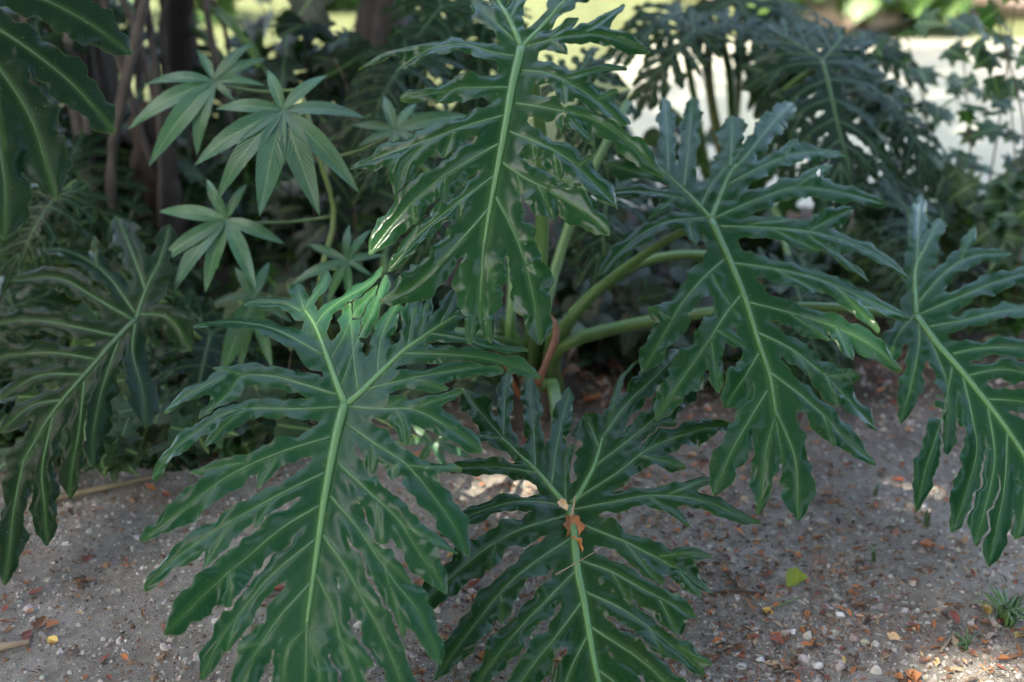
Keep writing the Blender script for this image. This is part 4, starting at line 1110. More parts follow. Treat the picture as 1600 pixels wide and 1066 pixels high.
# ================================================================== BROAD-LEAVED SHRUBS AND VINES (each leaf a part)
def lobed_leaf_mesh(name, prof, mat, cup=.12):
    """flat outline given as (angle deg, radius) for the right half, tip up; fan of triangles with a folded midrib"""
    right = [(r * math.sin(R(a)), r * math.cos(R(a))) for a, r in prof]
    pts = right + [(-x, y) for x, y in reversed(right[1:-1])] if prof[0][0] == 0 else right
    y0 = min(p[1] for p in pts); y1 = max(p[1] for p in pts)
    ctr = [(0, .12), (0, .45)]
    V = [(0, .25, 0)]; UV = [(.5, .25)]
    xm = max(abs(p[0]) for p in pts)
    mid = [(x * .55, .25 + (y - .25) * .55) for x, y in pts]
    for x, y in mid: V.append((x, y, abs(x) * cup)); UV.append((.5 + .5 * x / xm, y))
    for x, y in pts: V.append((x, y, abs(x) * cup - .18 * (x * x + (y - .25) ** 2))); UV.append((.5 + .5 * x / xm, y))
    n = len(pts); F = []
    for i in range(n):
        j = (i + 1) % n
        F.append((0, 1 + i, 1 + j)); F.append((1 + i, 1 + n + i, 1 + n + j, 1 + j))
    return mesh_np(name, V, F, M[mat], uv=UV)
MAPLE = [(0, 1.0), (12, .72), (20, .62), (30, .60), (42, .86), (50, .82), (58, .55), (70, .45), (85, .62), (100, .60), (120, .30), (150, .22), (180, .10)]
OAK = [(0, 1.25), (8, 1.05), (14, .75), (22, .80), (30, .95), (38, .78), (44, .48), (60, .55), (78, .70), (90, .58), (105, .30), (135, .28), (180, .16)]
HERB = [(0, 1.0), (14, .80), (24, .66), (40, .62), (60, .50), (85, .42), (115, .33), (150, .25), (180, .18)]
LM = {'maple': lobed_leaf_mesh('vine_leaf', MAPLE, 'vine_leaf'), 'oak': lobed_leaf_mesh('lobed_leaf', OAK, 'oak_leaf'),
      'herb': lobed_leaf_mesh('herb_leaf', HERB, 'herb_leaf'), 'bush': lobed_leaf_mesh('bush_leaf', HERB, 'bush_leaf', .2)}

def leafy(name, label, cat, base, stems, kind, nleaf, size, spread, group=None, stem_r=.004, nbias=Vector((0, -.5, .8)), mat='woody'):
    """stems: list of point lists (world). Leaves sit on short stalks along the stems."""
    t = thing(name, label, cat, base, group)
    paths = []
    for st in stems:
        p = smooth_path([tuple(Vector(q) - base) for q in st], 16)
        v, f = tube(p, np.linspace(stem_r, stem_r * .4, 16), seg=6)
        obj('stem', mesh_np('stem', v, f, M[mat]), t)
        paths.append(p)
    for i in range(nleaf):
        p = paths[i % len(paths)]
        k = random.uniform(.15, 1) * 15
        q = p[int(k)]
        off = Vector((random.gauss(0, spread), random.gauss(0, spread), random.gauss(0, spread * .7)))
        a = Vector(q) + off
        s = size * random.uniform(.65, 1.25)
        d = Vector((random.gauss(0, .8), random.gauss(-.2, .8), random.gauss(-.35, .4))).normalized() * s
        nh = (nbias + Vector((random.gauss(0, .45), random.gauss(0, .45), random.gauss(0, .3)))).normalized()
        if abs(nh.dot(d.normalized())) > .95: continue
        if a.z + base.z < .04: continue
        obj('leaf', LM[kind], t, mat4=place_mat(a, a + d, nh, 1.0))
    return t

# lobed vine along the right edge
def vstem(px, py, d, top, bend=0):
    a = at(px, py, d); g = Vector((a.x + bend, a.y + .05, float(surf(a.x, a.y))))
    return [g, (g + a) * .5 + Vector((bend * .4, 0, .03)), a, at(*top)]
leafy('lobed_vine', 'vine with maple-like lobed leaves climbing at the right edge over the pond', 'vine', Vector((1.45, 4.1, 0)),
      [vstem(1450, 200, 4.3, (1400, -10, 4.3)), vstem(1560, 200, 4.1, (1590, -20, 4.1)),  vstem(1590, 330, 4.0, (1570, 30, 4.0)), vstem(1520, 300, 4.1, (1500, 20, 4.2)), vstem(1600, 200, 3.9, (1540, -30, 3.9)), vstem(1480, 330, 4.2, (1440, 130, 4.3))],
      'maple', 150, .072, .06)
leafy('lobed_vine', 'tangle of lobed vine leaves beside the dark philodendron above the right edge leaf', 'vine', Vector((1.1, 4.3, 0)),
      [vstem(1440, 390, 4.0, (1400, 240, 4.1)), vstem(1540, 420, 3.9, (1570, 280, 3.9)), vstem(1470, 400, 3.9, (1500, 250, 4.0)), vstem(1380, 420, 3.9, (1370, 300, 4.1)), vstem(1590, 440, 3.8, (1600, 300, 3.8))],
      'maple', 170, .075, .06)
# dark lobed shrub silhouetted at the top, left of centre
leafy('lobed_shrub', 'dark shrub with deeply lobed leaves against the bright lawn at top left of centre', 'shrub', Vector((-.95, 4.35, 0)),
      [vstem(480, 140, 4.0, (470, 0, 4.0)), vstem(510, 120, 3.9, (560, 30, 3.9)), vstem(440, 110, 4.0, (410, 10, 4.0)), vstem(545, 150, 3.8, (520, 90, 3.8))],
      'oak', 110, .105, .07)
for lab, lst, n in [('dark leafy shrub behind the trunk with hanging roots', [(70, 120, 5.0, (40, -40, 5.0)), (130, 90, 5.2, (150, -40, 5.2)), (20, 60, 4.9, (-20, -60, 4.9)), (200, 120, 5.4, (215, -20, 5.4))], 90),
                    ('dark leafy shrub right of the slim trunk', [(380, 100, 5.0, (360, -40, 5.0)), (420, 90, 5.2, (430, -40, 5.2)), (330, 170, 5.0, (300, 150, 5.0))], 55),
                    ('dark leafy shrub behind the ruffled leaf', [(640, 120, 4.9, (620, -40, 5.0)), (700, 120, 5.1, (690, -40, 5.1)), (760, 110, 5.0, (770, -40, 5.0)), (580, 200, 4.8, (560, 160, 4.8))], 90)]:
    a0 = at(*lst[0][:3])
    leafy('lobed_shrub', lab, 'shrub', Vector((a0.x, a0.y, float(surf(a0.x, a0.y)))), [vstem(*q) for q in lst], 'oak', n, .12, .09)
# low herbs in the shade
herbs = [
    ('low weed with small heart-shaped leaves in the gap right of the upright stalks', (1000, 520, 3.75), 60, .075),
    ('low weed behind the long arching stalks at picture centre', (930, 430, 4.2), 80, .085),
    ('shaded weed between the hanging leaf and the right leaf', (1010, 360, 4.4), 80, .085),
    ('shaded weed behind the star-shaped leaves', (300, 420, 4.0), 70, .085),
    ('shaded weed low at the foot of the trunk', (230, 560, 3.9), 60, .08),
    ('weed with pale leaves under the left leaf', (270, 590, 3.5), 34, .07),
    ('weed behind the star-shaped plant stem', (560, 330, 4.2), 80, .09),
    ('weed filling the dark gap under the hanging leaf', (700, 440, 4.1), 80, .09),
    ('weed in the shade right of the bottom leaf gap', (1080, 560, 3.9), 60, .08),
    ('weed behind the centre right leaf', (1180, 330, 4.6), 80, .09),
    ('weed under the right philodendron', (1330, 430, 4.3), 90, .09),
    ('weed along the pond margin at right', (1540, 400, 4.5), 90, .09),
    ('weed at far left behind the philodendron', (60, 330, 4.4), 80, .09),
    ('weed at the left margin low down', (30, 560, 3.9), 60, .085),
    ('weed by the pond behind the pale stalks', (1060, 240, 4.9), 70, .085),
    ('weed hiding the soil edge left of the front leaf', (180, 690, 3.3), 60, .075),
    ('weed hiding the soil edge behind the front leaf', (330, 680, 3.35), 60, .075),
    ('weed at the soil edge at far left', (40, 680, 3.4), 60, .075),
    ('weed behind the front leaf near the stalk bases', (640, 600, 3.6), 60, .08),
    ('leafy weed in front of the trunk with hanging roots', (190, 190, 4.1), 70, .085),
    ('leafy weed left of the trunk with hanging roots', (80, 180, 4.2), 70, .085),
    ('leafy weed between the trunks and the lobed shrub', (330, 200, 4.5), 60, .085),
    ('weed low behind the long arching stalk', (1060, 470, 3.7), 70, .075),
    ('weed under the lobes of the centre right leaf', (1240, 470, 3.7), 70, .08),
    ('weed in the dark gap left of the upright stalks', (760, 560, 3.7), 60, .08),
    ('weed right behind the stalk bases', (930, 520, 3.8), 60, .075),
    ('weed at left centre by the twin trunks', (420, 300, 4.6), 80, .09),
    ('weed in the shade behind the lower left leaf', (420, 560, 3.8), 60, .08),
]
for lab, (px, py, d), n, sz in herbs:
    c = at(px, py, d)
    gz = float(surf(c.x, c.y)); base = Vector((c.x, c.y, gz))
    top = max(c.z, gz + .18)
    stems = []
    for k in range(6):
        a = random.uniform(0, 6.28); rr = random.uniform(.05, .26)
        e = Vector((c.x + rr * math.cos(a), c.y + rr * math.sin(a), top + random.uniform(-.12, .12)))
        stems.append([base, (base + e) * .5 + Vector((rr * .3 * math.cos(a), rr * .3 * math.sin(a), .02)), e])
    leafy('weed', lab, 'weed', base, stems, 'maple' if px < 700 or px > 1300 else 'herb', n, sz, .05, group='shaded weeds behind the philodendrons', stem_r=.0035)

# sunlit bushes on the far bank
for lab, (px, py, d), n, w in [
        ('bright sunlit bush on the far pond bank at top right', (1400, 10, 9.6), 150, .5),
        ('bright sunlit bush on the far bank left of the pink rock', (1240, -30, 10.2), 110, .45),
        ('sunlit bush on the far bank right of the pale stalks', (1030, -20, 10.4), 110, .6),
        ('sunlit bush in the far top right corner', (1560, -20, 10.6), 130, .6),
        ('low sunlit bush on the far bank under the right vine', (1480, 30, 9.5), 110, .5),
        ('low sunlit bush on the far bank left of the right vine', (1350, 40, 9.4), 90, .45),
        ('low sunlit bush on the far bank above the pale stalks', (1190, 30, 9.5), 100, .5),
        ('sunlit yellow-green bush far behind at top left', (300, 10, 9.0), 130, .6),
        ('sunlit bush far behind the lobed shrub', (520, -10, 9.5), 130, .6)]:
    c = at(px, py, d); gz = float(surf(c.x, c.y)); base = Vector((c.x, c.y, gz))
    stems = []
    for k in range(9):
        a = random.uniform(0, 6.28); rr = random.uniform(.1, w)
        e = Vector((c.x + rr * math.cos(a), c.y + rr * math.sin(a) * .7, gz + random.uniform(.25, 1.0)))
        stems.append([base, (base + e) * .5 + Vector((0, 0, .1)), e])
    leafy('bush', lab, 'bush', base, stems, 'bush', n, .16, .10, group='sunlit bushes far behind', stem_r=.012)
# rocks on the far bank
def rock(name, label, cat, c, r, mat, seed, group=None, sq=(1, .8, .6)):
    rs = np.random.default_rng(seed)
    n1, n2 = 9, 14
    V = []
    for i in range(n1 + 1):
        th = math.pi * i / n1
        for j in range(n2):
            ph = 2 * math.pi * j / n2
            V.append([math.sin(th) * math.cos(ph), math.sin(th) * math.sin(ph), math.cos(th)])
    V = np.array(V)
    K = rs.normal(size=(7, 3)) * 2.2; P = rs.uniform(0, 6.28, 7)
    disp = 1 + .09 * np.sin(V @ K.T + P).sum(1)
    V = V * disp[:, None] * np.array(sq) * r
    F = [(i * n2 + j, (i + 1) * n2 + j, (i + 1) * n2 + (j + 1) % n2, i * n2 + (j + 1) % n2) for i in range(n1) for j in range(n2)]
    o = obj(name, mesh_np(name, V, F, M[mat], smooth=r < .3), loc=c)
    return tag(o, label, cat, group)
for i, (px, py, d, r, lab) in enumerate([(1140, 8, 10.0, .36, 'large pinkish rock on the far bank left of the top right bush'), (1285, 14, 9.6, .30, 'pinkish rock under the far bush at top right'),
                                   (1590, 22, 9.8, .38, 'pinkish rock on the far bank in the top right corner')]):
    c = at(px, py, d); c.z = float(surf(c.x, c.y)) + r * .15
    rock('bank_rock', lab, 'rock', c, r, 'rock', 500 + i, 'rocks on the far bank', (1.7, .8, .45))

# ================================================================== TRUNKS WITH HANGING ROOTS, LEFT
def trunk_thing(label, px, d, r, lean, roots, h=1.7):
    g = at(px, 300, d); base = Vector((g.x, g.y, float(surf(g.x, g.y))))
    t = thing('tree_trunk', label, 'tree', base)
    rs = np.random.default_rng(int(px))
    path = smooth_path([(0, 0, -.1), (lean * .3, .02, .5), (lean, .05, h)], 30)
    rad = np.linspace(r * 1.25, r * .8, 30) * (1 + .10 * np.sin(np.arange(30) * 1.7) + rs.normal(0, .04, 30))
    v, f = tube(path, rad, seg=18)
    ang = np.tile(np.arange(18), 30)
    v[:, :2] += (v[:, :2] - np.repeat(path[:, :2], 18, axis=0)) * (.10 * np.sin(ang * 2.1 + np.repeat(np.arange(30), 18) * .25))[:, None]
    obj('trunk', mesh_np('trunk', v, f, M['bark']), t)
    for k in range(roots):
        a = rs.uniform(-2.9, -.2)
        x0 = (r * .9) * math.cos(a); y0 = (r * .9) * math.sin(a) - .01
        z0 = rs.uniform(.9, 1.5); z1 = rs.uniform(-.03, .5) if rs.uniform() < .5 else -.03
        ox = rs.normal(0, .12); oy = -abs(rs.normal(0, .07))
        p = smooth_path([(x0 + lean * z0 / h * .8, y0, z0), (x0 * 1.4 + lean * .5 + ox * .6, y0 * 1.25 + oy * .5, z0 - .12), (x0 * 1.5 + ox + rs.normal(0, .07), y0 * 1.3 + oy, (z0 + z1) * .5 + rs.normal(0, .1)), (x0 * 1.6 + ox * 1.4, y0 * 1.3 + oy, z1)], 16)
        vv, ff = tube(p, np.full(16, rs.uniform(.008, .017)), seg=8)
        obj('aerial_root', mesh_np('aerial_root', vv, ff, M['root']), t)
    return t
T1 = trunk_thing('brown trunk with hanging grey aerial roots at upper left', 165, 4.3, .07, -.05, 16)
T2 = trunk_thing('dark slim trunk right of the one with hanging roots', 292, 4.7, .05, .03, 4)
trunk_thing('brown stump-like trunk low behind the star-shaped leaves', 240, 4.0, .07, .02, 3, h=.62)
T3 = trunk_thing('dim trunk behind the ruffled leaf at top centre', 600, 5.0, .08, .02, 2)

# crowns of the trunks: leaves on long stalks spreading above the picture
for T, n, zz in ((T1, 11, 1.7), (T2, 10, 1.75), (T3, 12, 1.75)):
    top = T.location + Vector((0, .05, zz))
    for k in range(n):
        a = k * 2.4 + random.uniform(-.3, .3); L_ = random.uniform(.35, .7)
        d = Vector((math.cos(a), math.sin(a), random.uniform(-.1, .6))).normalized()
        j = top + d * L_
        if j.y < 3.3: j.y = 3.3
        d2 = Vector((d.x, d.y, -.35)).normalized()
        e = j + d2 * random.uniform(.45, .65)
        m4 = Matrix.Translation(-T.location) @ place_mat(j, e, Vector((d.x * .3, d.y * .3, 1)), .73, 1.0)
        me, mr, ms = TPL[k % 3]
        o = obj('leaf', me, T, mat4=m4); obj('midrib', mr, o); obj('side_veins', ms, o)
        petiole(T, [top - Vector((0, 0, .12)), top + d * L_ * .5 + Vector((0, 0, .12)), j], .014, .008, n=12, seg=7)
petiole(T2, [T2.location + Vector((.02, .03, 1.3)), at(310, -10, 4.5), at(345, 22, 4.4), at(385, 65, 4.3), at(420, 130, 4.25)], .020, .013)
petiole(T2, [T2.location + Vector((.02, .03, 1.2)), at(262, 5, 4.6), at(310, 50, 4.5), at(350, 95, 4.4), at(380, 160, 4.4)], .016, .011)

# ================================================================== DRY SHEATHS, STICKS, LITTER
def curled_sheath(name, label, cat, pts, w, mat, curl=1.2, group=None):
    path = smooth_path([tuple(p) for p in pts], 18)
    c = path.mean(0); path = path - c
    T = np.gradient(path, axis=0); T /= np.linalg.norm(T, axis=1)[:, None]
    X = np.cross(T, np.array([0.2, -1, .3])); X /= np.linalg.norm(X, axis=1)[:, None]
    Z = np.cross(X, T)
    V, UV = [], []
    for i in range(18):
        t = i / 17
        ww = w * math.sin(math.pi * min(.96, .12 + t * .85)) * (1 + .2 * math.sin(t * 17))
        for j in range(7):
            a = (j / 6 - .5) * 2 * curl
            V.append(path[i] + X[i] * math.sin(a) * ww + Z[i] * (1 - math.cos(a)) * ww)
    F = [(i * 7 + j, i * 7 + j + 1, (i + 1) * 7 + j + 1, (i + 1) * 7 + j) for i in range(17) for j in range(6)]
    o = obj(name, mesh_np(name, np.array(V), F, M[mat]), loc=Vector(c))
    md = o.modifiers.new('thickness', 'SOLIDIFY'); md.thickness = .0012
    return tag(o, label, cat, group)
curled_sheath('dry_sheath', 'orange dry sheath lying on the joint of the bottom leaf, upper piece', 'dry leaf', [at(893, 806, 2.535), at(895, 830, 2.52), at(889, 848, 2.515)], .017, 'dry')
curled_sheath('dry_sheath', 'orange dry sheath lower piece on the midrib of the bottom leaf', 'dry leaf', [at(889, 843, 2.51), at(900, 856, 2.50), at(906, 868, 2.49)], .015, 'dry')
curled_sheath('dry_sheath', 'small pinkish dry scrap at the notch of the bottom leaf', 'dry leaf', [at(874, 782, 2.55), at(882, 790, 2.54), at(886, 797, 2.535)], .007, 'fallen_tan')

def twig(label, pts, r, mat='twig', cat='twig', name='twig', group=None, taper=.5, seg=7):
    P = smooth_path([tuple(p) for p in pts], 14); c = P.mean(0)
    rs = np.random.default_rng(int(abs(pts[0][0]) * 1000) % 9999)
    v, f = tube(P - c, np.linspace(r, r * taper, 14) * (1 + rs.normal(0, .08, 14)), seg=seg)
    return tag(obj(name, mesh_np(name, v, f, M[mat]), loc=Vector(c)), label, cat, group)
twig('thin brown twig crossing the midrib of the bottom leaf', [at(868, 898, 2.43), at(900, 880, 2.435), at(932, 861, 2.43)], .0015)
twig('thin dry stalk standing in the notch of the bottom leaf', [at(893, 806, 2.53), at(897, 788, 2.53), at(899, 775, 2.53)], .0028)
twig('curved red-brown dry sheath hanging beside the stalk bases', [at(842, 492, 3.1), at(862, 499, 3.1), at(869, 525, 3.08), at(852, 570, 3.05), at(840, 602, 3.04)], .0085, 'dry_dark', 'dry leaf', 'dry_sheath', taper=1.0)
def gpt(px, py, dz):
    p = on_ground(px, py); p.z = float(surf(p.x, p.y)) + dz; return p
twig('straw-coloured stick lying on the dirt at left under the dark leaves', [gpt(70, 800, .012), gpt(150, 786, .016), gpt(262, 762, .014)], .008, 'stick', 'stick', 'stick')
twig('short grey stick at the lower left corner', [gpt(-25, 1028, .01), gpt(20, 1022, .012), gpt(48, 1016, .01)], .010, 'twig', 'stick', 'stick')
twig('thin grey twig near the lower right grass', [gpt(1470, 1018, .004), gpt(1484, 1000, .006), gpt(1494, 985, .004)], .0035)
twig('short green-yellow twig by the yellow-green fallen leaf', [gpt(1215, 948, .004), gpt(1232, 942, .005), gpt(1248, 937, .004)], .0025, 'palmate_stem')
twig('dark twig right of the bottom leaf', [gpt(1110, 930, .004), gpt(1150, 927, .006), gpt(1195, 929, .004)], .004, 'woody')

# pale stones
for i, (px, py, r, lab) in enumerate([(1278, 1033, .011, 'small white stone at bottom right of centre'), (1188, 1026, .010, 'small white stone left of another near the bottom edge'),
                                      (1238, 985, .008, 'tiny white stone below the yellow-green fallen leaf'), (735, 697, .022, 'pale stone showing in the gap between the two front leaves'),
                                      (1312, 960, .009, 'small pale stone among orange litter at lower right')]):
    p = gpt(px, py, r * .3)
    rock('stone', lab, 'stone', p, r, 'stone', 700 + i, 'pale stones on the dirt', (1, .75, .6))

# white speck on the right leaf
p = at(1279, 270, 2.93)
rock('bird_dropping', 'small white bird dropping on the upper lobe of the centre right leaf', 'dropping', p, .006, 'dropping', 901, None, (.6, .4, 1.3))

# fallen leaves
def fallen_mesh(wid, curl, seed):
    rs = np.random.default_rng(seed)
    n = 8; V = []
    bend = rs.normal(0, .12)
    for i in range(n + 1):
        t = i / n; w = wid * math.sin(math.pi * (t * .94 + .03)) ** rs.uniform(.6, 1.1)
        for j in (-1, -.5, 0, .5, 1):
            ww = w * (1 + (rs.normal(0, .18) if abs(j) == 1 else 0))
            V.append((j * ww + bend * 4 * (t - .5) ** 2, t - .5, abs(j) ** 1.5 * w * curl + curl * .35 * (t - .5) ** 2 + rs.normal(0, .018)))
    F = []
    for i in range(n):
        for j in range(4):
            if abs(j - 1.5) > 1 and rs.uniform() < .07: continue
            a = i * 5 + j; F.append((a, a + 1, a + 6, a + 5))
    return V, F
FM = {}
for k in DRYCOL:
    FM[k] = []
    for q in range(6):
        V, F = fallen_mesh((.26, .34, .22, .30, .18, .38)[q], (.35, .6, 1.1, .2, 1.5, .8)[q], q + 10)
        FM[k].append(mesh_np('fallen_leaf', V, F, M['fallen_' + k]))
def drop(kind, p, size, label, group, yaw=None, q=None, tilt=.3):
    o = obj('fallen_leaf', FM[kind][random.randrange(6) if q is None else q])
    o.rotation_euler = (random.gauss(0, tilt), random.gauss(0, tilt), random.uniform(0, 6.28) if yaw is None else yaw)
    o.scale = (size * random.uniform(.75, 1.25), size, size * random.uniform(.8, 1.3))
    o.location = p + Vector((0, 0, random.uniform(.001, .005) + size * .04))
    return tag(o, label, 'leaf', group)
for px, py, k, s, lab in [
        (1243, 916, 'green', .040, 'yellow-green fallen leaf lying alone on the dirt at lower right'),
        (1200, 955, 'yellow', .026, 'yellow fallen leaf below left of the yellow-green one'),
        (1200, 897, 'orange', .024, 'orange fallen leaf left of the yellow-green one'),
        (236, 780, 'orange', .036, 'orange fallen leaf at the end of the straw-coloured stick'),
        (262, 787, 'red', .028, 'dark red fallen leaf beside the orange one by the stick'),
        (420, 940, 'red', .060, 'large dull red fallen leaf seen between lobes of the lower left leaf'),
        (42, 1004, 'red', .050, 'long red fallen leaf above the grey stick'),
        (83, 987, 'orange', .026, 'orange fallen leaf right of the long red one'),
        (82, 1013, 'yellow', .022, 'amber fallen leaf below another right of the long red one'),
        (141, 919, 'brown', .028, 'round brown fallen leaf in the dirt at left'),
        (122, 920, 'orange', .020, 'small orange fallen leaf touching a round brown one'),
        (292, 976, 'yellow', .030, 'yellow fallen leaf just below a lobe tip of the lower left leaf'),
        (263, 998, 'red', .026, 'red-orange fallen leaf below left of a lobe tip'),
        (338, 954, 'orange', .030, 'orange fallen leaf under the lower left leaf'),
        (1425, 976, 'red', .040, 'red fallen leaf at lower right'),
        (1460, 1011, 'orange', .034, 'bright orange fallen leaf at lower right'),
        (1425, 1056, 'orange', .038, 'orange fallen leaf at the bottom edge, lower right'),
        (1490, 965, 'red', .034, 'scarlet fallen leaf left of the grass tuft'),
        (1382, 1022, 'brown', .032, 'pinkish brown fallen leaf near the bottom right'),
        (1215, 1000, 'red', .028, 'small dark red fallen leaf low at right'),
        (1205, 1034, 'tan', .028, 'tan fallen leaf low at right'),
        (1492, 1044, 'tan', .030, 'pale tan fallen leaf in the bright patch at bottom right'),
        (1450, 886, 'orange', .034, 'orange-brown fallen leaf under the right edge leaf'),
        (1278, 860, 'tan', .032, 'tan fallen leaf on the dirt below the centre right leaf'),
        (1590, 990, 'yellow', .032, 'yellow fallen leaf at the right edge by the grass tuft'),
        (1550, 540, 'yellow', .06, 'pale yellow fallen leaf behind the right edge leaf'),
        (950, 575, 'orange', .07, 'large orange fallen leaf in the shade behind the bottom leaf'),
        (905, 575, 'tan', .06, 'tan fallen leaf in the shade behind the bottom leaf'),
        (925, 628, 'orange', .06, 'orange fallen leaf in the shade just behind the bottom leaf'),
        (735, 935, 'orange', .035, 'orange fallen leaf in a sunny spot between the two front leaves'),
        (655, 915, 'orange', .03, 'orange fallen leaf by the lobe tips of the lower left leaf')]:
    o = drop(k, gpt(px, py, 0), s, lab, None, tilt=.2)
    if k == 'green':
        o.data = FM['green'][5]; o.scale = (.05, .042, .042); o.rotation_euler = (R(38), R(8), R(-25)); o.location.z += .014
WORDS = {'orange': 'orange', 'red': 'red', 'brown': 'brown', 'tan': 'tan', 'yellow': 'yellow', 'dark': 'dark brown', 'green': 'green'}
made = 0
spots = [(1060, 720, 90, 40), (1050, 800, 120, 60), (760, 890, 90, 60), (1560, 1010, 60, 50), (1350, 920, 160, 60), (1250, 990, 130, 60), (640, 900, 60, 80),
         (100, 980, 100, 60), (930, 620, 100, 50), (900, 900, 150, 120), (500, 950, 120, 80), (80, 620, 60, 40), (1480, 990, 90, 60)]
while made < 262:
    cx, cy, sx_, sy_ = random.choice(spots) if random.random() < .82 else (800, 850, 900, 160)
    px, py = random.gauss(cx, sx_), random.gauss(cy, sy_)
    if not (-20 < px < 1620 and 520 < py < 1080): continue
    k = random.choices(['orange', 'red', 'brown', 'tan', 'yellow', 'dark'], [.16, .12, .36, .16, .02, .18])[0]
    sz = random.choice((.5, .8, 1, 1.3)) * random.uniform(.014, .030)
    where = ('in the shade behind the front leaves' if py < 690 else 'on the open dirt at lower left' if px < 300 else 'under the lower left leaf' if px < 680
             else 'around the bottom centre leaf' if px < 1120 else 'on the dirt below the right edge leaf' if px > 1380 else 'on the dirt below the centre right leaf')
    how = 'tiny' if sz < .015 else 'small' if sz < .026 else 'broad'
    lab = '%s %s fallen leaf lying %s' % (how, WORDS[k], where)
    drop(k, gpt(px, py, 0), sz, lab, '%s %s leaves %s' % (how, WORDS[k], where))
    made += 1

# gravel, crumbs and leaf scraps: uncountable
def scatter_gravel(n):
    u = RNG.uniform(size=n)
    y = 1.6 + 3.2 * u ** 1.4
    x = (RNG.uniform(-1, 1, n)) * (.42 * y + .25)
    s = RNG.lognormal(math.log(.0028), .55, n).clip(.0012, .013)
    dens = np.sin(2.3 * x + 1.1) * np.cos(3.1 * y) + RNG.normal(0, .6, n)
    keep = dens > -.5
    x, y, s = x[keep], y[keep], s[keep]; n = len(x)
    oc = np.array([(1, 0, 0), (0, 1, 0), (-1, 0, 0), (0, -1, 0), (0, 0, .75), (.6, .6, .4), (-.6, .6, .45), (-.6, -.6, .4), (.6, -.6, .45)], float)
    base = np.array([(1, 0, 0), (.7, .7, 0), (0, 1, 0), (-.7, .7, 0), (-1, 0, 0), (-.7, -.7, 0), (0, -1, 0), (.7, -.7, 0),
                     (.55, .1, .6), (.1, .55, .7), (-.5, .1, .62), (0, -.55, .55)], float)
    F0 = [(0, 1, 8), (1, 9, 8), (1, 2, 9), (2, 3, 9), (3, 10, 9), (3, 4, 10), (4, 5, 10), (5, 11, 10), (5, 6, 11), (6, 7, 11), (7, 8, 11), (7, 0, 8), (8, 9, 10), (8, 10, 11)]
    V = base[None] * RNG.uniform(.65, 1.25, (n, 12, 1))
    a = RNG.uniform(0, 6.28, n); ca, sa = np.cos(a), np.sin(a)
    st = RNG.uniform(.6, 1.0, (n, 1))
    vx = V[:, :, 0] * st; vy = V[:, :, 1]
    X = x[:, None] + s[:, None] * (vx * ca[:, None] - vy * sa[:, None])
    Y = y[:, None] + s[:, None] * (vx * sa[:, None] + vy * ca[:, None])
    Z = surf(x, y)[:, None] + s[:, None] * (V[:, :, 2] * RNG.uniform(.6, 1.2, (n, 1)) - .1) + .001
    VV = np.stack([X, Y, Z], -1).reshape(-1, 3)
    FF = (np.arange(n)[:, None, None] * 12 + np.array(F0)[None]).reshape(-1, 3)
    g = RNG.uniform(.13, .38, n) + (RNG.uniform(size=n) < .02) * .15
    c = np.stack([g * 1.08, g * .98, g * .86], -1) * RNG.uniform(.93, 1.07, (n, 3))
    br = RNG.uniform(size=n) < .2
    c[br] = np.array([.13, .085, .055]) * RNG.uniform(.6, 1.6, (br.sum(), 1))
    o = obj('gravel', mesh_np('gravel', VV, FF, vcol_mat('gravel_stone', .9, .2), smooth=False, pcol=np.repeat(c, 12, 0)))
    tag(o, 'loose grey gravel and soil crumbs on the dirt', kind='stuff')
scatter_gravel(95000)
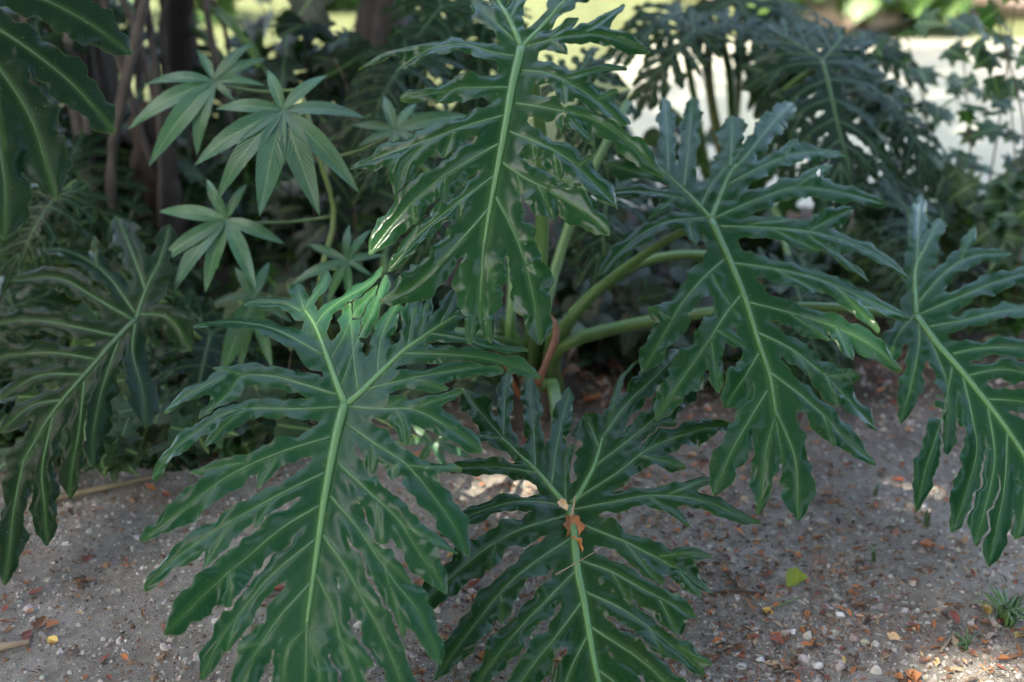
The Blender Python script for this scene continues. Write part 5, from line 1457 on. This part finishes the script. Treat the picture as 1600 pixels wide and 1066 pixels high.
def scatter_scraps(n):
    u = RNG.uniform(size=n)
    y = 1.6 + 3.4 * u ** 1.2
    x = (RNG.uniform(-1, 1, n)) * (.42 * y + .25)
    dens = .5 * np.sin(3.3 * x + .3) * np.cos(2.1 * y + 1) + RNG.normal(0, .4, n) + .7 * np.clip(y - 2.9, 0, 1) + .4 * np.exp(-((x - .3) ** 2 + (y - 2.7) ** 2) / .2)
    keep = dens > .25
    x, y = x[keep], y[keep]; n = len(x)
    L_ = RNG.uniform(.004, .014, n); W_ = L_ * RNG.uniform(.15, .5, n)
    st = RNG.uniform(size=n) < .3
    L_[st] *= 2.2; W_[st] = .0007
    a = RNG.uniform(0, 6.28, n); d = np.stack([np.cos(a), np.sin(a), RNG.normal(0, .25, n)], -1); e = np.stack([-np.sin(a), np.cos(a), RNG.normal(0, .35, n)], -1)
    c = np.stack([x, y, surf(x, y) + .004 + RNG.uniform(0, .004, n)], -1)
    V = np.stack([c - d * L_[:, None], c - e * W_[:, None] + np.array([0, 0, .002]), c + d * L_[:, None], c + e * W_[:, None] + np.array([0, 0, .002])], 1).reshape(-1, 3)
    pal = np.array([(.34, .13, .05), (.30, .12, .05), (.15, .085, .05), (.10, .06, .04), (.34, .24, .15), (.25, .19, .13), (.06, .045, .032), (.17, .06, .04)])
    col = pal[RNG.integers(0, len(pal), n)] * RNG.uniform(.7, 1.2, (n, 1))
    o = obj('leaf_litter', mesh_np('leaf_litter', V, np.arange(4 * n).reshape(n, 4), vcol_mat('litter_scrap', .8, .2), smooth=False, pcol=np.repeat(col, 4, 0)))
    tag(o, 'fine brown leaf scraps strewn over the dirt', kind='stuff')
scatter_scraps(42000)

# grass tufts and seedlings
def tuft(label, px, py, n, h, spread, broad=.004):
    b = gpt(px, py, 0); parts = []
    for i in range(n):
        a = random.uniform(0, 6.28); r0 = random.uniform(0, spread * .4); L_ = h * random.uniform(.5, 1.1)
        p = smooth_path([(r0 * math.cos(a), r0 * math.sin(a), -.005), (r0 * math.cos(a) * 1.6, r0 * math.sin(a) * 1.6, L_ * .6), ((r0 + spread) * math.cos(a), (r0 + spread) * math.sin(a), L_ * .8)], 6)
        w = broad * random.uniform(.6, 1.2)
        v, f = tube(p, np.array([.8, 1, 1, .8, .5, .08]) * w, seg=4, flat=.2)
        parts.append((v, f))
    t = thing('grass_tuft', label, 'grass', b, 'small grass tufts on the dirt')
    for v, f in parts: obj('blade', mesh_np('blade', v, f, M['grass']), t)
tuft('green weedy grass tuft at the right edge near the bottom', 1572, 965, 26, .06, .05, .006)
tuft('sparse upright grass seedling below the right edge leaf', 1446, 815, 5, .07, .02, .003)
tuft('thin grass wisp left of the right edge leaf tip', 1367, 765, 3, .05, .015, .003)
tuft('short grass wisp below the bare dirt patch', 1366, 875, 4, .04, .02, .003)
tuft('thin grass blades near the bottom right twig', 1510, 1010, 8, .04, .03, .003)
